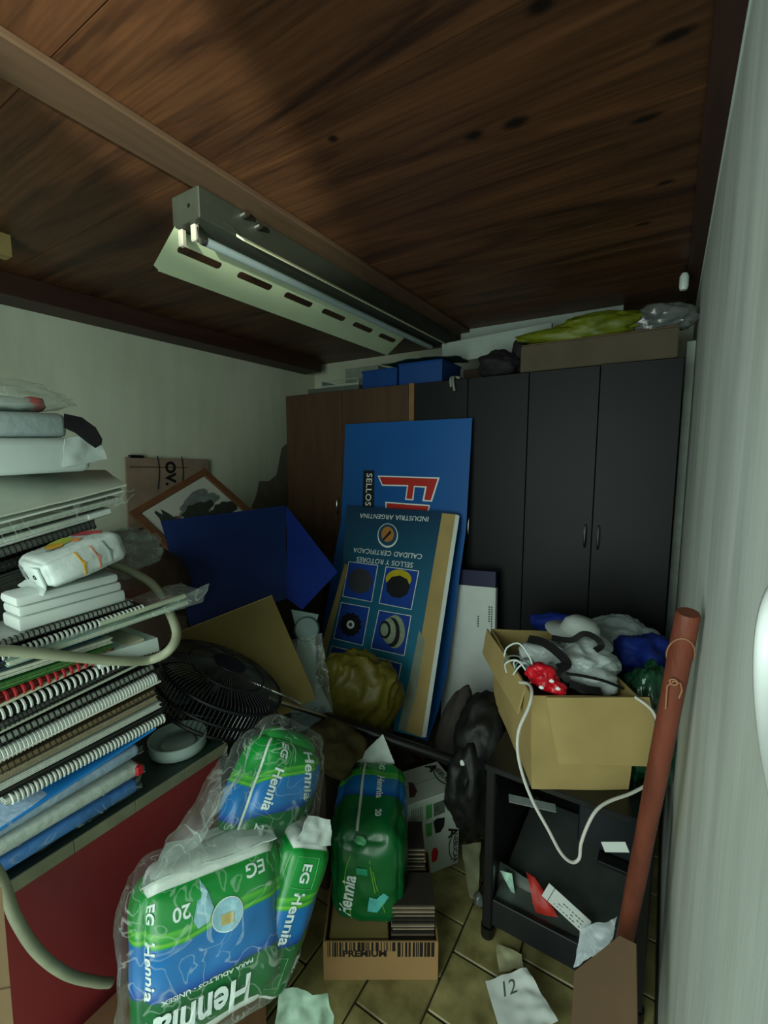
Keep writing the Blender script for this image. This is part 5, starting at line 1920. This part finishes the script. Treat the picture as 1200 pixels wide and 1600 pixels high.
lb = thing('label_strip', 'long white printed paper strip lying slanted inside the black rack', 'label', tuple(MLb @ Vector((wl2 / 2, 0, 0))))
MB().box(0, -.0, -.002, wl2, hl2, 0, MLb).build('paper', M_white, lb)
b = MB()
for k in range(3):
    for j in range(9):
        if RND.random() < .8:
            b.box(.035 + j * .0095, .006 + k * .009, .0002, .035 + j * .0095 + RND.uniform(.003, .008), .008 + k * .009, .0008, MLb)
b.box(.018, 0, .0002, .0195, hl2, .0008, MLb)
b.build('printed_marks', M_ink, lb)
ps = MB().box(0, 0, -.001, .062, .026, 0, rect(onrk(938, 1313, 1.24), onrk(978, 1313, 1.24), onrk(978, 1332, 1.238))[0]).build('paper_scrap', M_white)
tag(ps, 'torn white paper scrap on the front of the black rack, left of the wooden pole', 'paper')
Mz, wz, hz_ = rect(D(795, 1240, 1.42), D(868, 1256, 1.40), D(864, 1268, 1.38))
o = MB().box(0, 0, -.004, wz, hz_, 0, Mz, .001).build('plastic_strip', mat('grey_strip', '#78827e', .3, var=.2))
tag(o, 'grey plastic strip lying on the rack in front of the cardboard box', 'strip')
b = MB()
patch(b, onrk(905, 1450, 1.19), onrk(965, 1432, 1.21), onrk(950, 1478, 1.19), onrk(897, 1512, 1.18), 12, 12, .010, 16, 111, .0)
patch(b, onrk(897, 1512, 1.18), onrk(950, 1478, 1.19), onrk(960, 1450, 1.22), onrk(910, 1440, 1.21), 10, 10, .010, 16, 113, .0)
tag(b.build('clear_bag', film('milky_film', '#c8d6dc', .55, .25, 3.0, 12), None, True, 80), 'milky crumpled plastic bag hanging at the lower right of the black rack', 'plastic bag')

# ------------------------------------------------------------------ open cardboard box with its junk
FLb = Vector((-.268, 1.212, RZT + .001))
exb = Vector((.855, .519, 0)).normalized()
eyb = Vector((-exb.y, exb.x, 0))
MBx = axes(exb, eyb, (0, 0, 1), FLb)
wB, lB, hB = .268, .45, .275
box = thing('cardboard_box', 'open cardboard box full of bags and cables standing on the black rack', 'box', tuple(MBx @ Vector((wB / 2, lB / 2, 0))))
q = .005


def side(p00, p10, p11, p01, nm, m=M_card, bow=.004, sd=0):
    b = MB()
    patch(b, p00, p10, p11, p01, 10, 8, bow, 5, sd, q)
    return b.build(nm, m, box, True, 50)


P = lambda x, y, z: MBx @ Vector((x, y, z))
side(P(0, 0, 0), P(wB, 0, 0), P(wB + .006, -.006, hB), P(-.014, -.004, hB), 'front_side', sd=1)
side(P(0, lB, 0), P(0, 0, 0), P(-.014, -.004, hB), P(-.022, lB + .01, hB + .01), 'left_side', sd=2)
side(P(wB, 0, 0), P(wB, lB, 0), P(wB + .008, lB + .01, hB), P(wB + .006, -.006, hB), 'right_side', sd=3)
side(P(wB, lB, 0), P(0, lB, 0), P(-.022, lB + .01, hB + .01), P(wB + .008, lB + .01, hB), 'back_side', sd=4)
MB().box(.004, .004, .0005, wB - .004, lB - .004, .006, MBx).build('bottom', M_card, box)
side(P(.022, -.012, hB + .001), P(wB + .03, -.012, hB + .004), P(wB + .055, -.055, hB - .165), P(.045, -.062, hB - .155), 'front_flap', bow=.003, sd=6)
fl2 = side(P(-.028, lB + .016, hB + .008), P(-.010, .05, hB + .002), P(-.030, .06, hB - .09), P(-.046, lB + .01, hB - .085), 'left_flap', bow=.004, sd=8)
b = MB()
for k in range(6):
    x0 = wB + .005 + k * .0065
    b.box(x0, -.062 - .001 * k, hB - .155, x0 + .0013, -.0605 - .001 * k, hB - .02, MBx @ T(0, 0, 0))
for x0, x1, z0, z1 in ((.10, .165, .004, .035),):
    MB().box(x0, -.0012, z0, x1, -.0002, z1, MBx).build('tape', mat('tape_brown', '#86703f', .35), box)

# contents
M_wbag = mat('white_bag', '#b9c6c4', .32, var=.08, scale=10, bump=.35, bscale=28, spec=.5)
M_strapm = mat('strap_black', '#0b0c0e', .7, var=0)
fil = MB().box(.02, .03, .0065, wB - .02, lB - .03, .20, MBx, .01).build('stuffing', M_darkcard)
tag(fil, 'dark bundle filling the bottom of the open cardboard box', 'bundle')
def Q(u, v, t): return D(u, v, t)
b = MB()
crumple(b, Q(905, 1030, 1.42), (.10, .10, .06), .45, 2.0, 121, 5)
crumple(b, Q(925, 1060, 1.34), (.065, .05, .035), .45, 2.0, 124, 4)
crumple(b, Q(850, 1025, 1.45), (.07, .08, .05), .45, 2.0, 125, 4)
tag(b.build('white_bag', M_wbag, None, True, 70), 'crumpled white bag on top of the open cardboard box with black straps across it', 'bag')
hatc = Q(905, 990, 1.50)
Mh = axes(RGT, (FWD * .3 + UPV).normalized(), RGT.cross((FWD * .3 + UPV).normalized()), hatc) @ RX(-62) @ RY(12)
b = MB()
b.lathe([(0, .055), (.035, .052), (.055, .035), (.062, .010), (.066, .003), (.105, -.006), (.108, -.010), (.064, -.004), (.060, .0)], Mh, 36)
tag(b.build('hat', mat('white_hat', '#c3cdc8', .7, var=.04), None, True, 60), 'white round brimmed hat among the bags in the open cardboard box', 'hat')


def strap(pts, wd, lab, th=.002):
    pts = smooth_path(pts, 6)
    b = MB()
    vs, fs = [], []
    for i, p in enumerate(pts):
        d = (pts[min(i + 1, len(pts) - 1)] - pts[max(0, i - 1)]).normalized()
        view = (EYE - p).normalized()
        s_ = d.cross((view + Vector((0, 0, .6))).normalized()).normalized() * wd / 2
        up_ = s_.cross(d).normalized() * th
        vs += [p - s_, p + s_, p + s_ - up_, p - s_ - up_]
    for i in range(len(pts) - 1):
        for j in range(4):
            fs.append((i * 4 + j, i * 4 + (j + 1) % 4, (i + 1) * 4 + (j + 1) % 4, (i + 1) * 4 + j))
    fs += [(3, 2, 1, 0), tuple((len(pts) - 1) * 4 + j for j in range(4))]
    b.add(vs, fs)
    o = b.build('strap', M_strapm, None, True, 50)
    tag(o, lab, 'strap')


strap([Q(825, 998, 1.40), Q(848, 1003, 1.36), Q(872, 1020, 1.32), Q(886, 1037, 1.29), Q(872, 1044, 1.28)], .026, 'wide black strap crossing the left of the white bag in the open box')
strap([Q(862, 996, 1.39), Q(892, 1000, 1.37), Q(912, 990, 1.36), Q(930, 996, 1.34), Q(940, 1008, 1.33), Q(930, 1016, 1.32)], .018, 'black strap loop lying on the white hat in the open box')
strap([Q(884, 1052, 1.28), Q(912, 1056, 1.27), Q(945, 1064, 1.27), Q(975, 1076, 1.28)], .008, 'narrow dark green strap across the front of the white bag')
strap([Q(890, 1068, 1.26), Q(915, 1076, 1.25), Q(940, 1080, 1.26)], .022, 'broad black strap tucked behind the front flap of the open box')
b = MB()
crumple(b, Q(848, 1055, 1.285), (.038, .035, .032), .5, 2.4, 131, 4)
crumple(b, Q(868, 1074, 1.26), (.028, .022, .020), .5, 2.4, 133, 4)
rb = b.build('red_bag', mat('red_bag', '#c01626', .3, var=.25, scale=30, bump=.4, bscale=40), None, True, 70)
tag(rb, 'bright red bag with white print in the open cardboard box', 'bag')
b = MB()
for (u, v) in ((846, 1074), (872, 1076), (862, 1064)):
    crumple(b, Q(u, v, 1.215), (.006, .004, .005), .4, 2, 3, 2)
sp2 = b.build('printed_spot', M_whiteink, rb)
for k in range(7):
    r3 = random.Random(k)
    u0, v0 = 788 + r3.uniform(-2, 26), 1008 + r3.uniform(0, 34)
    pts = [Q(u0 + r3.uniform(-12, 6), v0 + 14, 1.36), Q(u0, v0, 1.35), Q(u0 + 18, v0 + r3.uniform(-8, 4), 1.33), Q(u0 + 34, v0 + 14, 1.31), Q(u0 + 40, v0 + 30, 1.30)]
    o = MB().tube(smooth_path(pts, 6), .0025, 6).build('cable', M_white2 if k % 3 else mat('grey_cable', '#5c6664', .4), None, True)
    tag(o, 'thin cable in the tangle at the left of the open cardboard box', 'cable', 'cables in the open box')
# bags behind the box
b = MB()
crumple(b, Q(965, 1000, 1.72), (.13, .09, .085), .4, 2.2, 141, 5)
tag(b.build('white_bag', mat('translucent_bag', '#93a3a4', .35, var=.12, scale=12, bump=.3, bscale=26), None, True, 70), 'pale grey-white plastic bag behind the open box, below the black wardrobe doors', 'plastic bag')
b = MB()
crumple(b, Q(1008, 1022, 1.56), (.085, .10, .065), .75, 1.5, 144, 4, st=(1.5, 1, .8))
tag(b.build('blue_cloth', mat('blue_cloth', '#122f8c', .7, var=.15), None, True, 70), 'dark blue cloth behind the open box, left of the wooden pole', 'cloth')
b = MB()
crumple(b, Q(870, 978, 1.84), (.10, .05, .05), .35, 1.8, 146, 4)
tag(b.build('blue_cloth', mat('blue_cloth', '#122f8c'), None, True, 70), 'small fold of dark blue cloth peeping up behind the back side of the open box', 'cloth')
b = MB()
crumple(b, Q(1008, 1132, 1.36), (.075, .11, .175), .45, 2.4, 151, 5, flat=1.0)
tag(b.build('green_bag', mat('green_bag', '#0f3f26', .22, var=.35, scale=16, bump=.5, bscale=26, spec=.7), None, True, 70), 'shiny dark green plastic bag between the open box and the right wall', 'plastic bag')

# white cord
M_cord = mat('white_cord', '#c8c8c0', .5, var=.03)
cp_ = [Q(812, 1066, 1.30), Q(826, 1069, 1.255), Q(831, 1082, 1.215), Q(826, 1105, 1.195), Q(811, 1140, 1.185), Q(809, 1175, 1.18), Q(818, 1215, 1.18), Q(834, 1255, 1.18), Q(856, 1295, 1.17), Q(876, 1332, 1.165), Q(893, 1347, 1.165), Q(905, 1341, 1.165), Q(908, 1318, 1.165), Q(918, 1290, 1.165), Q(932, 1266, 1.17), Q(952, 1252, 1.18), Q(985, 1240, 1.19), Q(1012, 1226, 1.20)]
tag(MB().tube(smooth_path(cp_, 8), .0042, 8).build('cord', M_cord, None, True), 'white cord looping down in front of the open cardboard box', 'cord')
cp_ = [Q(992, 1089, 1.22), Q(1008, 1100, 1.20), Q(1020, 1112, 1.19), Q(1026, 1128, 1.18), Q(1025, 1142, 1.18)]
tag(MB().tube(smooth_path(cp_, 6), .0038, 8).build('cord', M_cord, None, True), 'short white cord running over the right corner of the open box', 'cord')

# ------------------------------------------------------------------ wooden pole against the right wall
M_pole = mat('red_brown_wood', '#6e3726', .55, var=.28, scale=4, stretch=(6, 6, 1), bump=.15, bscale=30)
tp0, tp1 = Vector((.044, .90, 1.243)), None
d0 = D(972, 1490, 1.10)
dirp = (d0 - tp0).normalized()
ft = tp0 + dirp * ((0.003 - tp0.z) / dirp.z)
pole = thing('wooden_pole', 'reddish-brown wooden pole with string tied near its top, leaning on the right wall', 'pole', tuple(ft))
zx = (tp0 - ft).normalized()
xx = Vector((1, 0, 0))
xx = (xx - zx * xx.dot(zx)).normalized()
MPo = axes(xx, zx.cross(xx), zx, ft)
Lp = (tp0 - ft).length
b = MB()
prof = [(0, 0), (.0175, 0), (.0188, .01)] + [(.0188 + .0008 * noise.noise(Vector((z_ * 6, 0, 0))), z_) for z_ in [Lp * k / 30 for k in range(1, 30)]] + [(.0188, Lp - .006), (.0165, Lp), (0, Lp)]
b.lathe(prof, MPo, 24)
b.build('shaft', M_pole, pole, True, 50)
M_str = mat('string', '#9a7050', .8)
st = MB()
zt_ = Lp - .085
st.tube([MPo @ Vector(((.0200) * math.cos(a / 24 * 6.283), (.0200) * math.sin(a / 24 * 6.283), zt_ + .045 * math.cos(a / 24 * 6.283 + 1.57))) for a in range(24)], .0014, 6, closed=True)
kk = Vector((-.004, -.0205, zt_ - .044))
st.tube([MPo @ (kk + Vector(p)) for p in ((0, 0, 0), (.010, -.004, .002), (.014, -.004, -.012), (.012, -.003, -.03))], .0014, 6)
st.tube([MPo @ (kk + Vector(p)) for p in ((0, 0, 0), (-.008, -.003, -.012), (-.006, -.002, -.04), (-.004, -.002, -.062))], .0014, 6)
st.tube([MPo @ (kk + Vector((.006 * math.cos(a / 10 * 6.283), -.003, .006 * math.sin(a / 10 * 6.283)))) for a in range(10)], .0016, 6, closed=True)
st.build('string', M_str, pole)

# cardboard sheet at the lower right
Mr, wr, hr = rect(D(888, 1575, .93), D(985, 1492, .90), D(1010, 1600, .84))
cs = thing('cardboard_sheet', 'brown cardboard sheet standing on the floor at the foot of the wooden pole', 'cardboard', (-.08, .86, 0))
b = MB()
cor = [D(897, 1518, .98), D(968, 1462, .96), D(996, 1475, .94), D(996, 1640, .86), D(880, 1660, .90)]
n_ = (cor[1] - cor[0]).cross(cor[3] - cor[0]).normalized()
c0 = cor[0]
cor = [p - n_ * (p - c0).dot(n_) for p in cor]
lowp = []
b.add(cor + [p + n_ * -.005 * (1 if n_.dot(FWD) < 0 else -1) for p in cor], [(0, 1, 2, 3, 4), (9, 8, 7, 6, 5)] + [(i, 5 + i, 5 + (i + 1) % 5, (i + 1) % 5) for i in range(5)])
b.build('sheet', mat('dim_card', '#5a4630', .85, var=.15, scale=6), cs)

# papers on the floor
Mpp = [onz(758, 1537, .012), onz(822, 1517, .05), onz(872, 1600, .03), onz(788, 1640, .006)]
b = MB()
pp_ = thing('paper', 'crumpled white paper with the handwritten number 12 on the floor tiles', 'paper', tuple(onz(810, 1570, 0)))
def paper_pt(a, c, up=0.0):
    p = (Mpp[0] * (1 - a) + Mpp[1] * a) * (1 - c) + (Mpp[3] * (1 - a) + Mpp[2] * a) * c
    z = .012 * (1 - 2.0 * abs(noise.noise(Vector((a * 2.3 + 1, c * 1.7, 3))))) * (.25 + .75 * max(a - .35, 0)) + .006 * noise.noise(Vector((a * 4, c * 5, 9))) * (.3 + a)
    return p + Vector((0, 0, z + .006 + up))
b.grid(lambda a, c: paper_pt(a, c), 26, 22, None, 0, -.001)
b.build('sheet', M_white, pp_, True, 50)
Ap, Cp = (Mpp[1] - Mpp[0]).length, (Mpp[3] - Mpp[0]).length
write('12', Matrix.Identity(4), .046, mat('pencil', '#4a5250', .7, var=0), pp_, .0, .3, fn=lambda p: paper_pt(.40 + p.x / Ap, .24 - p.y / Cp, .0016))
b = MB()
patch(b, onz(775, 1473, .02), onz(815, 1490, .03), onz(818, 1512, .012), onz(778, 1517, .006), 10, 10, .008, 20, 165, .001)
tag(b.build('paper', mat('cream_scrap', '#9a9a78', .8), None, True, 60), 'crumpled cream paper scrap on the floor under the rack rail', 'paper')
b = MB()
patch(b, onz(722, 1320, .10), onz(750, 1316, .09), onz(748, 1410, .02), onz(735, 1405, .02), 10, 12, .008, 16, 171, .001)
tag(b.build('paper', mat('ruled_paper', '#86886a', .8, var=.15), None, True, 60), 'pale ruled paper leaning on the floor between the white carton and the rack foot', 'paper')
b = MB()
crumple(b, onz(748, 1405, .03), (.016, .018, .022), .5, 2.2, 173, 3)
tag(b.build('plastic_scrap', M_grbag, None, True, 70), 'small crumpled clear plastic scrap beside the rack foot', 'plastic')

# round mirror at the right edge
mi_ = thing('mirror', 'white-rimmed oval mirror on the right wall at the right edge of view', 'mirror', (.064, .30, 1.385))
Mm = axes((0, 1, 0), (0, 0, 1), (1, 0, 0), (.0675, .285, 1.385)) @ Matrix.Rotation(math.radians(180), 4, 'Y') @ T(0, 0, 0)
b = MB()
b.tube([Vector((.0605, .268 + .100 * math.cos(2 * math.pi * j / 48), 1.385 + .058 * math.sin(2 * math.pi * j / 48))) for j in range(48)], .0065, 10, closed=True)
b.build('rim', mat('rim_white', '#e4ece8', .2, var=0), mi_, True)
MB().add([Vector((.0635, .268, 1.385))] + [Vector((.0635, .268 + .098 * math.cos(2 * math.pi * j / 48), 1.385 + .056 * math.sin(2 * math.pi * j / 48))) for j in range(48)], [(0, 1 + j, 1 + (j + 1) % 48) for j in range(48)]).build('glass', mat('mirror_glass', '#b8c8cc', .08, .9, var=0), mi_)
